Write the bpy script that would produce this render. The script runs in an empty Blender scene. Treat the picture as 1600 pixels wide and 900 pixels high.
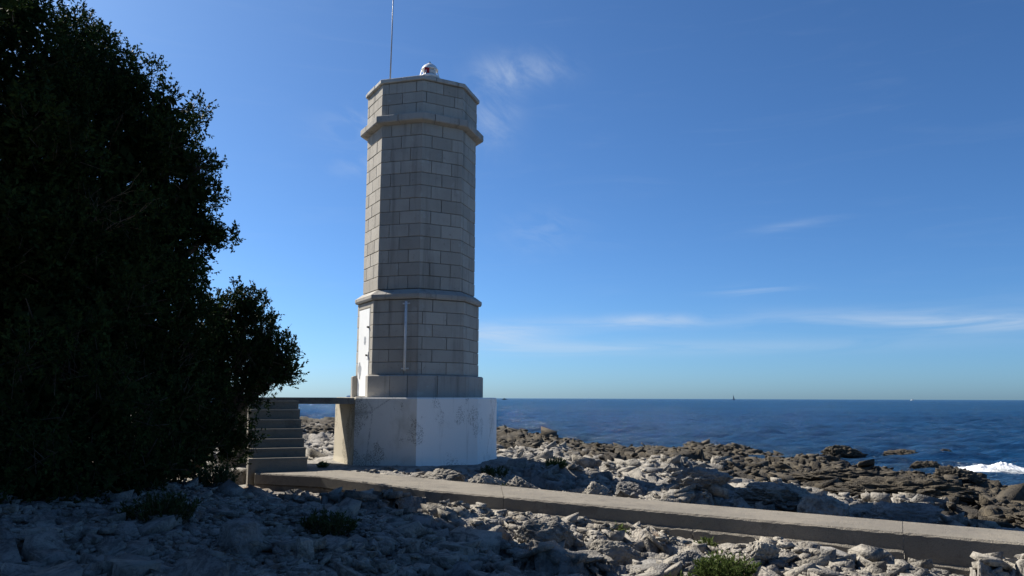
import bpy, bmesh, math, random
import numpy as np
from mathutils import Vector, Matrix, Quaternion

# ------------------------------------------------------------------ camera, sky, sun, exposure
scene = bpy.context.scene
COL = scene.collection
rad = math.radians

cam_data = bpy.data.cameras.new('camera')
cam_data.sensor_width = 36.0
cam_data.lens = 36.0 * 1230 / 1600
cam_data.clip_start = 0.05
cam_data.clip_end = 60000
cam = bpy.data.objects.new('camera', cam_data)
COL.objects.link(cam)
cam.matrix_world = (Matrix.Translation((0, 0, 1.5)) @ Matrix.Rotation(rad(90 + 7.974), 4, 'X')
                    @ Matrix.Rotation(rad(0.2), 4, 'Z'))
scene.camera = cam

SUN_AZ = 53.0          # degrees to the left of the view direction
SUN_EL = 38.5
sun_vec = Vector((-math.sin(rad(SUN_AZ)) * math.cos(rad(SUN_EL)),
                  math.cos(rad(SUN_AZ)) * math.cos(rad(SUN_EL)), math.sin(rad(SUN_EL))))

world = bpy.data.worlds.new('World')
scene.world = world
world.use_nodes = True
wn, wl = world.node_tree.nodes, world.node_tree.links
wn.clear()
w_out = wn.new('ShaderNodeOutputWorld')
w_bg = wn.new('ShaderNodeBackground')
w_bg.inputs['Strength'].default_value = 0.068
sky = wn.new('ShaderNodeTexSky')
sky.sky_type = 'NISHITA'
sky.sun_disc = False
sky.sun_elevation = rad(SUN_EL)
sky.sun_rotation = rad(-SUN_AZ)
sky.altitude = 0
sky.air_density = 0.7
sky.dust_density = 0.7
sky.ozone_density = 10.0


def wmath(op, a, b=None, c=None):
    n = wn.new('ShaderNodeMath')
    n.operation = op
    for i, v in enumerate((a, b, c)):
        if v is None:
            continue
        if isinstance(v, (int, float)):
            n.inputs[i].default_value = v
        else:
            wl.new(v, n.inputs[i])
    return n.outputs[0]


# thin cirrus, laid out by direction of the sky (azimuth, elevation in degrees)
w_tc = wn.new('ShaderNodeTexCoord')
w_sep = wn.new('ShaderNodeSeparateXYZ')
wl.new(w_tc.outputs['Generated'], w_sep.inputs[0])
w_az = wmath('MULTIPLY', wmath('ARCTAN2', w_sep.outputs[0], w_sep.outputs[1]), 180 / math.pi)
w_elv = wmath('MULTIPLY', wmath('ARCSINE', w_sep.outputs[2]), 180 / math.pi)


def wnoise(sx, sy, shear, scale, detail=6.0, rough=0.55, dist=0.6, off=0.0):
    comb = wn.new('ShaderNodeCombineXYZ')
    wl.new(wmath('ADD', wmath('MULTIPLY', w_az, sx), wmath('MULTIPLY', w_elv, shear)), comb.inputs[0])
    wl.new(wmath('MULTIPLY', w_elv, sy), comb.inputs[1])
    comb.inputs[2].default_value = off
    nz = wn.new('ShaderNodeTexNoise')
    nz.inputs['Scale'].default_value = scale
    nz.inputs['Detail'].default_value = detail
    nz.inputs['Roughness'].default_value = rough
    nz.inputs['Distortion'].default_value = dist
    wl.new(comb.outputs[0], nz.inputs['Vector'])
    return nz.outputs['Fac']


def wramp(v, lo, hi):
    n = wn.new('ShaderNodeMapRange')
    n.interpolation_type = 'SMOOTHSTEP'
    n.inputs['From Min'].default_value = lo
    n.inputs['From Max'].default_value = hi
    wl.new(v, n.inputs['Value'])
    return n.outputs[0]


wisp_a = wnoise(0.10, 0.75, 0.0, 1.0, dist=0.9)
wisp_b = wnoise(0.35, 0.55, 0.3, 1.0, dist=1.2, off=4.0)


def wblob(az, el, ra, re, amount, tex, tilt=0.0):
    da = wmath('DIVIDE', wmath('SUBTRACT', w_az, az), ra)
    de = wmath('DIVIDE', wmath('SUBTRACT', wmath('SUBTRACT', w_elv, el),
                               wmath('MULTIPLY', wmath('SUBTRACT', w_az, az), tilt)), re)
    g = wmath('EXPONENT', wmath('MULTIPLY', wmath('ADD', wmath('MULTIPLY', da, da), wmath('MULTIPLY', de, de)), -1.0))
    return wmath('MULTIPLY', wmath('MULTIPLY', g, tex), amount)


tex_a = wramp(wisp_a, 0.36, 0.68)
tex_b = wramp(wisp_b, 0.34, 0.66)
tex_d = wramp(wisp_a, 0.24, 0.62)
tex_c = wramp(wnoise(0.30, 0.30, 0.2, 1.0, detail=8.0, rough=0.62, dist=0.5, off=9.0), 0.30, 0.75)
cloud = wmath('MULTIPLY', wmath('MULTIPLY', wramp(wisp_a, 0.50, 0.85), wramp(w_elv, 1.0, 5.0)), 0.035)
for args in ((0.6, 23.4, 3.4, 1.1, 0.42, tex_c, 0.06), (-1.4, 20.6, 1.7, 2.4, 0.36, tex_c, 0.0),
             (-10.5, 19.5, 4.0, 1.2, 0.14, tex_b, 0.1), (-11.0, 16.5, 2.2, 0.8, 0.16, tex_b, 0.2),
             (9.5, 5.5, 4.6, 0.45, 0.55, tex_d, 0.0), (-1.0, 4.6, 5.0, 0.8, 0.55, tex_d, 0.02),
             (3.5, 3.6, 6.5, 0.5, 0.30, tex_d, -0.01), (17.0, 7.6, 2.6, 0.4, 0.32, tex_a, 0.03),
             (26.5, 5.2, 7.0, 0.55, 0.55, tex_d, -0.05), (34.0, 4.6, 6.0, 0.8, 0.30, tex_d, 0.0),
             (21.0, 12.0, 4.5, 0.28, 0.14, tex_a, 0.12), (18.5, 5.0, 2.2, 0.4, 0.25, tex_a, 0.0),
             (16.0, 3.6, 12.0, 0.5, 0.18, tex_d, 0.0), (2.0, 12.0, 3.0, 1.4, 0.10, tex_b, 0.1),
             (-40.0, 8.0, 12.0, 1.5, 0.35, tex_a, 0.0), (55.0, 6.0, 14.0, 1.2, 0.35, tex_a, 0.0),
             (120.0, 9.0, 25.0, 2.0, 0.35, tex_a, 0.0), (-110.0, 12.0, 25.0, 2.5, 0.35, tex_a, 0.0)):
    cloud = wmath('ADD', cloud, wblob(*args))
cloud = wmath('MINIMUM', wmath('MAXIMUM', cloud, 0.0), 0.8)
w_mix = wn.new('ShaderNodeMix')
w_mix.data_type = 'RGBA'
wl.new(cloud, w_mix.inputs[0])
w_tint = wn.new('ShaderNodeMix')
w_tint.data_type = 'RGBA'
w_tint.blend_type = 'MULTIPLY'
w_tint.inputs[0].default_value = 1.0
wl.new(sky.outputs[0], w_tint.inputs[6])
w_tint.inputs[7].default_value = (0.77, 0.95, 0.985, 1)
wl.new(w_tint.outputs[2], w_mix.inputs[6])
w_mix.inputs[7].default_value = (4.6, 5.3, 6.2, 1)
wl.new(w_mix.outputs[2], w_bg.inputs['Color'])
wl.new(w_bg.outputs[0], w_out.inputs['Surface'])

sun_data = bpy.data.lights.new('sun', 'SUN')
sun_data.energy = 5.0
sun_data.angle = rad(0.53)
sun_data.color = (1.0, 0.93, 0.82)
sun = bpy.data.objects.new('sun', sun_data)
COL.objects.link(sun)
sun.rotation_euler = (-sun_vec).to_track_quat('-Z', 'Y').to_euler()

scene.view_settings.view_transform = 'Standard'
scene.view_settings.look = 'None'
scene.view_settings.exposure = 1.0
scene.view_settings.gamma = 1.0
scene.view_settings.use_curve_mapping = False
scene.cycles.max_bounces = 6

SEA = -0.8
rng = np.random.default_rng(7)
random.seed(7)


# ------------------------------------------------------------------ numpy noise
def _h(ix, iy, iz, seed):
    with np.errstate(over='ignore'):
        h = (ix.astype(np.int64) * 374761393 + iy.astype(np.int64) * 668265263
             + iz.astype(np.int64) * 2147483647 + seed * 974711) & 0xFFFFFFFF
        h = ((h ^ (h >> 13)) * 1274126177) & 0xFFFFFFFF
        h = ((h ^ (h >> 16)) * 2246822519) & 0xFFFFFFFF
        h = h ^ (h >> 15)
    return (h & 0xFFFFFF) / float(0xFFFFFF)


_Z0 = np.zeros(1, dtype=np.int64)


def noise2(x, y, seed=0):
    ix, iy = np.floor(x), np.floor(y)
    fx, fy = x - ix, y - iy
    fx, fy = fx * fx * (3 - 2 * fx), fy * fy * (3 - 2 * fy)
    ix, iy = ix.astype(np.int64), iy.astype(np.int64)
    a, b = _h(ix, iy, _Z0, seed), _h(ix + 1, iy, _Z0, seed)
    c, d = _h(ix, iy + 1, _Z0, seed), _h(ix + 1, iy + 1, _Z0, seed)
    return ((a + (b - a) * fx) * (1 - fy) + (c + (d - c) * fx) * fy) * 2 - 1


def fbm2(x, y, seed=0, octv=4, gain=0.5, lac=2.03):
    s, a, t = 0.0, 1.0, 0.0
    for o in range(octv):
        s = s + a * noise2(x + 17.3 * o, y - 9.1 * o, seed + o)
        t += a
        a *= gain
        x, y = x * lac, y * lac
    return s / t


def noise3(p, seed=0):
    i = np.floor(p)
    f = p - i
    f = f * f * (3 - 2 * f)
    i = i.astype(np.int64)
    r = 0.0
    for dx in (0, 1):
        for dy in (0, 1):
            for dz in (0, 1):
                w = (f[:, 0] if dx else 1 - f[:, 0]) * (f[:, 1] if dy else 1 - f[:, 1]) * (f[:, 2] if dz else 1 - f[:, 2])
                r = r + w * _h(i[:, 0] + dx, i[:, 1] + dy, i[:, 2] + dz, seed)
    return r * 2 - 1


def fbm3(p, seed=0, octv=4, gain=0.5):
    s, a, t = 0.0, 1.0, 0.0
    for o in range(octv):
        s = s + a * noise3(p + 11.7 * o, seed + o)
        t += a
        a *= gain
        p = p * 2.03
    return s / t


def worley2(x, y, seed=0):
    """nearest and second nearest cell distance, offset to the nearest centre, three random values of that cell"""
    ix, iy = np.floor(x).astype(np.int64), np.floor(y).astype(np.int64)
    f1 = np.full(x.shape, 9.0)
    f2 = np.full(x.shape, 9.0)
    cx, cy = np.zeros(x.shape), np.zeros(x.shape)
    kx, ky = np.zeros(x.shape, np.int64), np.zeros(x.shape, np.int64)
    for dx in (-1, 0, 1):
        for dy in (-1, 0, 1):
            jx, jy = ix + dx, iy + dy
            px = jx + 0.15 + 0.7 * _h(jx, jy, _Z0, seed)
            py = jy + 0.15 + 0.7 * _h(jx, jy, _Z0 + 1, seed)
            d = np.hypot(px - x, py - y)
            near = d < f1
            f2 = np.where(near, f1, np.minimum(f2, d))
            cx, cy = np.where(near, x - px, cx), np.where(near, y - py, cy)
            kx, ky = np.where(near, jx, kx), np.where(near, jy, ky)
            f1 = np.where(near, d, f1)
    r = [_h(kx, ky, _Z0 + 2 + q, seed) for q in range(3)]
    return f1, f2, cx, cy, r


def sstep(a, b, x):
    t = np.clip((x - a) / (b - a), 0, 1)
    return t * t * (3 - 2 * t)


# ------------------------------------------------------------------ material helpers
class Mat:
    def __init__(self, name, rough=0.9, spec=0.25):
        self.m = bpy.data.materials.new(name)
        self.m.use_nodes = True
        self.n, self.l = self.m.node_tree.nodes, self.m.node_tree.links
        self.bsdf = self.n['Principled BSDF']
        self.bsdf.inputs['Roughness'].default_value = rough
        self.bsdf.inputs['Specular IOR Level'].default_value = spec
        tc = self.n.new('ShaderNodeTexCoord')
        self.pos = tc.outputs['Object']
        geo = self.n.new('ShaderNodeNewGeometry')
        self.wpos = geo.outputs['Position']
        self.normal = geo.outputs['Normal']
        info = self.n.new('ShaderNodeObjectInfo')
        self.rand = info.outputs['Random']

    def put(self, sock, v):
        if isinstance(v, (int, float)):
            sock.default_value = v
        elif isinstance(v, tuple):
            sock.default_value = v if len(v) == 4 else v + (1,)
        else:
            self.l.new(v, sock)

    def noise(self, scale, detail=4, rough=0.55, dist=0.0, vec=None, stretch=None, offset=None):
        v = vec or self.wpos
        if stretch or offset is not None:
            mp = self.n.new('ShaderNodeMapping')
            if stretch:
                mp.inputs['Scale'].default_value = stretch
            self.l.new(v, mp.inputs['Vector'])
            if offset is not None:
                cb = self.n.new('ShaderNodeCombineXYZ')
                for k in range(3):
                    self.l.new(self.math('MULTIPLY', offset, 37.0 + 11 * k), cb.inputs[k])
                self.l.new(cb.outputs[0], mp.inputs['Location'])
            v = mp.outputs[0]
        t = self.n.new('ShaderNodeTexNoise')
        t.inputs['Scale'].default_value = scale
        t.inputs['Detail'].default_value = detail
        t.inputs['Roughness'].default_value = rough
        t.inputs['Distortion'].default_value = dist
        self.l.new(v, t.inputs['Vector'])
        return t.outputs['Fac']

    def voronoi(self, scale, feature='F1', vec=None, out='Distance'):
        t = self.n.new('ShaderNodeTexVoronoi')
        t.feature = feature
        t.inputs['Scale'].default_value = scale
        self.l.new(vec or self.wpos, t.inputs['Vector'])
        return t.outputs[out]

    def math(self, op, a, b=None):
        t = self.n.new('ShaderNodeMath')
        t.operation = op
        self.put(t.inputs[0], a)
        if b is not None:
            self.put(t.inputs[1], b)
        return t.outputs[0]

    def ramp(self, v, lo, hi, a=0.0, b=1.0):
        t = self.n.new('ShaderNodeMapRange')
        t.interpolation_type = 'SMOOTHSTEP'
        for k, q in (('From Min', lo), ('From Max', hi), ('To Min', a), ('To Max', b)):
            t.inputs[k].default_value = q
        self.l.new(v, t.inputs['Value'])
        return t.outputs[0]

    def mix(self, f, a, b, mode='MIX'):
        t = self.n.new('ShaderNodeMix')
        t.data_type = 'RGBA'
        t.blend_type = mode
        self.put(t.inputs[0], f)
        self.put(t.inputs[6], a)
        self.put(t.inputs[7], b)
        return t.outputs[2]

    def attr(self, name):
        t = self.n.new('ShaderNodeAttribute')
        t.attribute_name = name
        return t.outputs['Fac']

    def color(self, c):
        self.put(self.bsdf.inputs['Base Color'], c)

    def bump(self, h, strength=0.5, dist=0.02):
        t = self.n.new('ShaderNodeBump')
        t.inputs['Strength'].default_value = strength
        t.inputs['Distance'].default_value = dist
        self.l.new(h, t.inputs['Height'])
        self.l.new(t.outputs[0], self.bsdf.inputs['Normal'])


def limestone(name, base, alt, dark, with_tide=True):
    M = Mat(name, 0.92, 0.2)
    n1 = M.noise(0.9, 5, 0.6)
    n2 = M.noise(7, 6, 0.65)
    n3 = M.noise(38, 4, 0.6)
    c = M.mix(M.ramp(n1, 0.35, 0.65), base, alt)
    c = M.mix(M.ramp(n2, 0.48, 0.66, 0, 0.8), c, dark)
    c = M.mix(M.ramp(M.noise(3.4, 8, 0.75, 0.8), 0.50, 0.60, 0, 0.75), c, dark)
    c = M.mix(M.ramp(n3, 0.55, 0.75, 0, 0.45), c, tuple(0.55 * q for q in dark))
    if with_tide:
        t = M.attr('tide')
        tb = M.mix(M.ramp(M.noise(2.2, 5, 0.65), 0.38, 0.62), (0.046, 0.041, 0.034), (0.088, 0.074, 0.053))
        tb = M.mix(M.ramp(n2, 0.5, 0.7, 0, 0.7), tb, (0.035, 0.032, 0.027))
        c = M.mix(M.ramp(M.math('ADD', t, M.math('MULTIPLY', M.math('SUBTRACT', M.noise(1.3, 6, 0.65), 0.5), 1.1)), 0.4, 0.6), c, tb)
        s = M.attr('soil_shade')  # brown ground tint; on the gravel it also paints in tree shade
        c = M.mix(M.ramp(M.math('ADD', s, M.math('MULTIPLY', M.math('SUBTRACT', M.noise(3.1, 5, 0.65), 0.5), 0.9)), 0.45, 0.65), c,
                  M.mix(M.ramp(n2, 0.4, 0.6), (0.10, 0.062, 0.035), (0.16, 0.12, 0.085)))
    M.color(c)
    hgt = M.math('ADD', M.math('MULTIPLY', n2, 0.6),
                 M.math('ADD', M.math('MULTIPLY', n3, 0.35), M.math('MULTIPLY', M.voronoi(22, 'DISTANCE_TO_EDGE'), 0.5)))
    M.bump(hgt, 0.85, 0.04)
    return M.m


MAT = {}
MAT['rock'] = limestone('shore_limestone', (0.30, 0.280, 0.248), (0.22, 0.208, 0.188), (0.105, 0.098, 0.09))
MAT['boulder'] = limestone('boulder_limestone', (0.31, 0.286, 0.245), (0.225, 0.21, 0.185), (0.105, 0.098, 0.088), False)
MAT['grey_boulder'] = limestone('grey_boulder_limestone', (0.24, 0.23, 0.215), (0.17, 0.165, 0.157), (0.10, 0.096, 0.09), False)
MAT['tide_rock'] = limestone('tide_zone_rock', (0.092, 0.077, 0.055), (0.054, 0.047, 0.037), (0.03, 0.027, 0.023), False)


def stone_mat(name, a, b, dirt):
    M = Mat(name, 0.93, 0.2)
    n1 = M.noise(1.6, 4, 0.6, offset=M.rand)
    n2 = M.noise(14, 5, 0.65)
    n3 = M.noise(90, 3, 0.6)
    c = M.mix(M.rand, a, b)
    c = M.mix(M.ramp(n1, 0.4, 0.7, 0, 0.35), c, dirt)
    c = M.mix(M.ramp(n2, 0.6, 0.72, 0, 0.5), c, tuple(q * 0.6 for q in dirt))
    streak = M.noise(1.0, 5, 0.6, stretch=(5.0, 5.0, 0.35))
    c = M.mix(M.ramp(streak, 0.52, 0.72, 0, 0.6), c, tuple(q * 0.7 for q in dirt))
    pale = M.noise(3.4, 4, 0.55, 0.4)
    c = M.mix(M.ramp(pale, 0.64, 0.7, 0, 0.25), c, (0.5, 0.49, 0.46))
    M.color(c)
    M.bump(M.math('ADD', M.math('MULTIPLY', n2, 0.7), M.math('MULTIPLY', n3, 0.5)), 0.5, 0.012)
    return M.m


MAT['block'] = stone_mat('cast_stone', (0.33, 0.307, 0.268), (0.42, 0.393, 0.345), (0.245, 0.228, 0.198))
MAT['trim'] = stone_mat('trim_stone', (0.34, 0.322, 0.29), (0.395, 0.375, 0.34), (0.22, 0.208, 0.187))
MAT['coping'] = stone_mat('coping_stone', (0.40, 0.39, 0.365), (0.46, 0.45, 0.42), (0.22, 0.21, 0.19))


def concrete(name, a, b, dark, sc=1.0):
    M = Mat(name, 0.93, 0.2)
    n1 = M.noise(0.8 * sc, 5, 0.6)
    n2 = M.noise(11 * sc, 6, 0.65)
    n3 = M.noise(75, 3, 0.6)
    c = M.mix(M.ramp(n1, 0.35, 0.65), a, b)
    c = M.mix(M.ramp(n2, 0.55, 0.75, 0, 0.55), c, dark)
    c = M.mix(M.ramp(n3, 0.5, 0.7, 0, 0.5), c, dark)
    c = M.mix(M.ramp(M.noise(2.3 * sc, 6, 0.7, 0.8), 0.54, 0.66, 0, 0.45), c, dark)
    M.color(c)
    M.bump(M.math('ADD', n2, M.math('MULTIPLY', n3, 0.8)), 0.8, 0.02)
    return M.m


MAT['path'] = concrete('path_concrete', (0.235, 0.212, 0.175), (0.175, 0.16, 0.136), (0.10, 0.09, 0.078))
MAT['stairs'] = concrete('stair_concrete', (0.25, 0.222, 0.178), (0.19, 0.17, 0.14), (0.10, 0.09, 0.077))
MAT['deck'] = concrete('deck_concrete', (0.22, 0.21, 0.19), (0.15, 0.145, 0.13), (0.055, 0.05, 0.045), 3)
MAT['mortar'] = concrete('mortar', (0.14, 0.133, 0.12), (0.085, 0.08, 0.073), (0.045, 0.042, 0.038))


def paint(name, white, under, amount, spots):
    M = Mat(name, 0.85, 0.25)
    n1 = M.noise(1.4, 6, 0.65, 0.3)
    n2 = M.noise(42, 5, 0.7)
    n3 = M.noise(2.2, 5, 0.6, stretch=(1.0, 1.0, 0.6))
    c = M.mix(M.ramp(n1, 0.6 - amount, 0.75, 0, 0.9), white, under)
    c = M.mix(M.ramp(M.math('MULTIPLY', n2, M.ramp(n3, 0.35, 0.6)), 0.50 - spots * 0.08, 0.56), c, tuple(0.62 * q for q in under))
    c = M.mix(M.ramp(M.noise(3.0, 5, 0.65, stretch=(3, 3, 0.25)), 0.58, 0.74, 0, 0.4), c, tuple(0.6 * q for q in under))
    crack = M.voronoi(0.33, 'DISTANCE_TO_EDGE')
    wob = M.math('ADD', crack, M.math('MULTIPLY', M.math('SUBTRACT', n2, 0.5), 0.05))
    c = M.mix(M.ramp(wob, -0.004, 0.006, 0.5, 0.0), c, (0.06, 0.06, 0.055))
    M.color(c)
    M.bump(M.math('ADD', n2, n3), 0.5, 0.012)
    return M.m


MAT['whitewash'] = paint('whitewash', (0.82, 0.805, 0.77), (0.70, 0.68, 0.635), 0.05, 0.05)
MAT['grimy_whitewash'] = paint('grimy_whitewash', (0.68, 0.655, 0.60), (0.47, 0.44, 0.37), 0.16, 0.25)
MAT['bare_plaster'] = paint('bare_plaster', (0.50, 0.45, 0.35), (0.34, 0.30, 0.22), 0.2, 0.9)


def plain(name, col, rough=0.6, var=0.25, sc=8, spec=0.4, metal=0.0):
    M = Mat(name, rough, spec)
    M.bsdf.inputs['Metallic'].default_value = metal
    n = M.noise(sc, 5, 0.6)
    M.color(M.mix(M.ramp(n, 0.3, 0.75), col, tuple(q * (1 - var) for q in col)))
    M.bump(M.noise(sc * 6, 3), 0.15, 0.004)
    return M.m


MAT['door_paint'] = plain('door_white_paint', (0.80, 0.80, 0.78), 0.55, 0.07, 3)
MAT['door_patch'] = plain('bare_metal_patch', (0.36, 0.37, 0.38), 0.5, 0.4, 30)
MAT['dark_metal'] = plain('dark_metal', (0.05, 0.05, 0.05), 0.5, 0.4, 20)
MAT['pipe'] = plain('galvanised_pipe', (0.68, 0.69, 0.70), 0.45, 0.2, 20)
MAT['lantern'] = plain('lantern_white', (0.78, 0.78, 0.76), 0.4, 0.2, 6)
MAT['red_glass'] = plain('red_filter', (0.33, 0.012, 0.014), 0.25, 0.3, 6)
MAT['antenna'] = plain('antenna_grey', (0.30, 0.30, 0.31), 0.4, 0.2, 6)
MAT['hull_white'] = plain('hull_white', (0.8, 0.8, 0.8), 0.4, 0.1, 2)
MAT['hull_dark'] = plain('hull_dark', (0.03, 0.04, 0.05), 0.5, 0.2, 2)
MAT['sail'] = plain('sail_cloth', (0.10, 0.12, 0.15), 0.8, 0.2, 1)
MAT['bark'] = plain('bark', (0.09, 0.07, 0.052), 0.9, 0.55, 14, 0.1)
MAT['dry_twig'] = plain('dry_twig', (0.17, 0.13, 0.095), 0.9, 0.3, 14, 0.1)


def foliage(name, a, b, trans=0.12):
    M = Mat(name, 0.7, 0.06)
    v = M.attr('tint')
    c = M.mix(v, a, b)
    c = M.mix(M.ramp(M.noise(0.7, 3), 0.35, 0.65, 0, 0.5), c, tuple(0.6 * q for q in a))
    M.color(c)
    tr = M.n.new('ShaderNodeBsdfTranslucent')
    M.l.new(c, tr.inputs['Color'])
    ms = M.n.new('ShaderNodeMixShader')
    ms.inputs[0].default_value = trans
    M.l.new(M.bsdf.outputs[0], ms.inputs[1])
    M.l.new(tr.outputs[0], ms.inputs[2])
    M.l.new(ms.outputs[0], M.n['Material Output'].inputs['Surface'])
    return M.m


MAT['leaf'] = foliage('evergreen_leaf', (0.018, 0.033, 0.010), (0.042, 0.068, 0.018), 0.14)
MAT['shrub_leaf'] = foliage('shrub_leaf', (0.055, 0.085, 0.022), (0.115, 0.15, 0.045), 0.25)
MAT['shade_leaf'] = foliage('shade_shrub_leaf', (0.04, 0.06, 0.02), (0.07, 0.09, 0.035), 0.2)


# ------------------------------------------------------------------ object helpers
def mesh_obj(name, verts, faces, mat, parent=None, smooth=False, loc=None):
    me = bpy.data.meshes.new(name)
    me.from_pydata([tuple(v) for v in verts], [], [tuple(f) for f in faces])
    mats = mat if isinstance(mat, (list, tuple)) else [mat]
    for m in mats:
        me.materials.append(MAT[m] if isinstance(m, str) else m)
    if smooth:
        me.polygons.foreach_set('use_smooth', [True] * len(me.polygons))
    me.update()
    o = bpy.data.objects.new(name, me)
    COL.objects.link(o)
    if parent is not None:
        o.parent = parent
    if loc is not None:
        o.location = loc
    return o


def np_mesh(name, V, F, mat, parent=None, smooth=False, attrs=None):
    """big mesh from numpy arrays; F is (n,3) or (n,4)"""
    me = bpy.data.meshes.new(name)
    k = F.shape[1]
    me.vertices.add(len(V))
    me.vertices.foreach_set('co', np.ascontiguousarray(V, dtype=np.float32).ravel())
    me.loops.add(F.size)
    me.loops.foreach_set('vertex_index', np.ascontiguousarray(F, dtype=np.int32).ravel())
    me.polygons.add(len(F))
    me.polygons.foreach_set('loop_start', np.arange(0, F.size, k, dtype=np.int32))
    me.polygons.foreach_set('loop_total', np.full(len(F), k, dtype=np.int32))
    if smooth:
        me.polygons.foreach_set('use_smooth', np.ones(len(F), dtype=bool))
    for an, av in (attrs or {}).items():
        at = me.attributes.new(an, 'FLOAT', 'POINT')
        at.data.foreach_set('value', np.ascontiguousarray(av, dtype=np.float32))
    me.materials.append(MAT[mat] if isinstance(mat, str) else mat)
    me.update(calc_edges=True)
    o = bpy.data.objects.new(name, me)
    COL.objects.link(o)
    if parent is not None:
        o.parent = parent
    return o


def empty(name, loc=(0, 0, 0), rz=0.0):
    o = bpy.data.objects.new(name, None)
    o.empty_display_size = 0.3
    COL.objects.link(o)
    o.location = loc
    o.rotation_euler = (0, 0, rz)
    return o


def tag(o, label=None, cat=None, group=None, kind=None):
    for k, v in (('label', label), ('category', cat), ('group', group), ('kind', kind)):
        if v:
            o[k] = v
    return o


class MB:
    """small mesh collector"""

    def __init__(self):
        self.v, self.f = [], []

    def add(self, vs, fs):
        b = len(self.v)
        self.v += [tuple(q) for q in vs]
        self.f += [tuple(b + i for i in f) for f in fs]

    def prism(self, poly, z0, z1, top=None):
        n = len(poly)
        t = top or poly
        vs = [(p[0], p[1], z0) for p in poly] + [(p[0], p[1], z1) for p in t]
        fs = [tuple(range(n - 1, -1, -1)), tuple(range(n, 2 * n))]
        fs += [(i, (i + 1) % n, n + (i + 1) % n, n + i) for i in range(n)]
        self.add(vs, fs)

    def box(self, c, s):
        x, y, z = (q / 2 for q in s)
        self.prism([(c[0] - x, c[1] - y), (c[0] + x, c[1] - y), (c[0] + x, c[1] + y), (c[0] - x, c[1] + y)], c[2] - z, c[2] + z)

    def tube(self, pts, radii, n=6, cap=True):
        pts = [Vector(p) for p in pts]
        if isinstance(radii, (int, float)):
            radii = [radii] * len(pts)
        vs, fs = [], []
        for i, p in enumerate(pts):
            d = (pts[min(i + 1, len(pts) - 1)] - pts[max(i - 1, 0)]).normalized()
            u = d.orthogonal().normalized() if i == 0 else (u - d * u.dot(d)).normalized()
            w = d.cross(u)
            vs += [p + (u * math.cos(2 * math.pi * k / n) + w * math.sin(2 * math.pi * k / n)) * radii[i] for k in range(n)]
        for i in range(len(pts) - 1):
            for k in range(n):
                fs.append((i * n + k, i * n + (k + 1) % n, (i + 1) * n + (k + 1) % n, (i + 1) * n + k))
        if cap:
            fs += [tuple(range(n - 1, -1, -1)), tuple(range((len(pts) - 1) * n, len(pts) * n))]
        self.add(vs, fs)

    def lathe(self, prof, c=(0, 0, 0), n=20):
        vs, fs = [], []
        for r, z in prof:
            vs += [(c[0] + r * math.cos(2 * math.pi * k / n), c[1] + r * math.sin(2 * math.pi * k / n), c[2] + z) for k in range(n)]
        for i in range(len(prof) - 1):
            for k in range(n):
                fs.append((i * n + k, i * n + (k + 1) % n, (i + 1) * n + (k + 1) % n, (i + 1) * n + k))
        fs += [tuple(range(n - 1, -1, -1)), tuple(range((len(prof) - 1) * n, len(prof) * n))]
        self.add(vs, fs)

    def build(self, name, mat, parent=None, smooth=False, loc=None):
        return mesh_obj(name, self.v, self.f, mat, parent, smooth, loc)


# ------------------------------------------------------------------ the lie of the land
SHORE = [(-60, 98), (-20.7, 81), (-8, 68), (-1.0, 60), (2.4, 45), (5.4, 36.5), (11.2, 36), (10.8, 31.5), (12.4, 26), (12.9, 23),
         (11.9, 18.6), (13.2, 13), (18, 5), (26, -10)]
LAND = SHORE + [(-200, -10), (-200, 98)]
NEAR = [(-4.78, 15.02), (-3.443, 14.5), (-1.38, 12.905), (2.225, 10.791), (5.421, 8.612), (8.0, 6.86)]
FAR = [(-5.15, 16.0), (-3.852, 16.15), (-1.591, 14.75), (2.445, 11.838), (5.923, 9.391), (8.6, 7.5)]
PZ = [0.10, 0.10, 0.05, 0.0, 0.0, 0.0]
TWR = (-2.2, 18.5)


def seg_dist(x, y, pts):
    best = np.full(x.shape, 1e9)
    side = np.zeros(x.shape)
    par = np.zeros(x.shape)
    for i, ((ax, ay), (bx, by)) in enumerate(zip(pts[:-1], pts[1:])):
        dx, dy = bx - ax, by - ay
        t = np.clip(((x - ax) * dx + (y - ay) * dy) / (dx * dx + dy * dy), 0, 1)
        d = np.hypot(x - ax - t * dx, y - ay - t * dy)
        c = dx * (y - ay) - dy * (x - ax)
        m = d < best
        best, side, par = np.where(m, d, best), np.where(m, np.sign(c), side), np.where(m, i + t, par)
    return best, side, par


def inside(x, y, poly):
    r = np.zeros(x.shape, bool)
    n = len(poly)
    for i in range(n):
        (x0, y0), (x1, y1) = poly[i], poly[(i + 1) % n]
        if y0 == y1:
            continue
        cond = ((y0 > y) != (y1 > y)) & (x < (x1 - x0) * (y - y0) / (y1 - y0) + x0)
        r ^= cond
    return r


CENTRE = [((a[0] + b[0]) / 2, (a[1] + b[1]) / 2) for a, b in zip(NEAR, FAR)]


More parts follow.
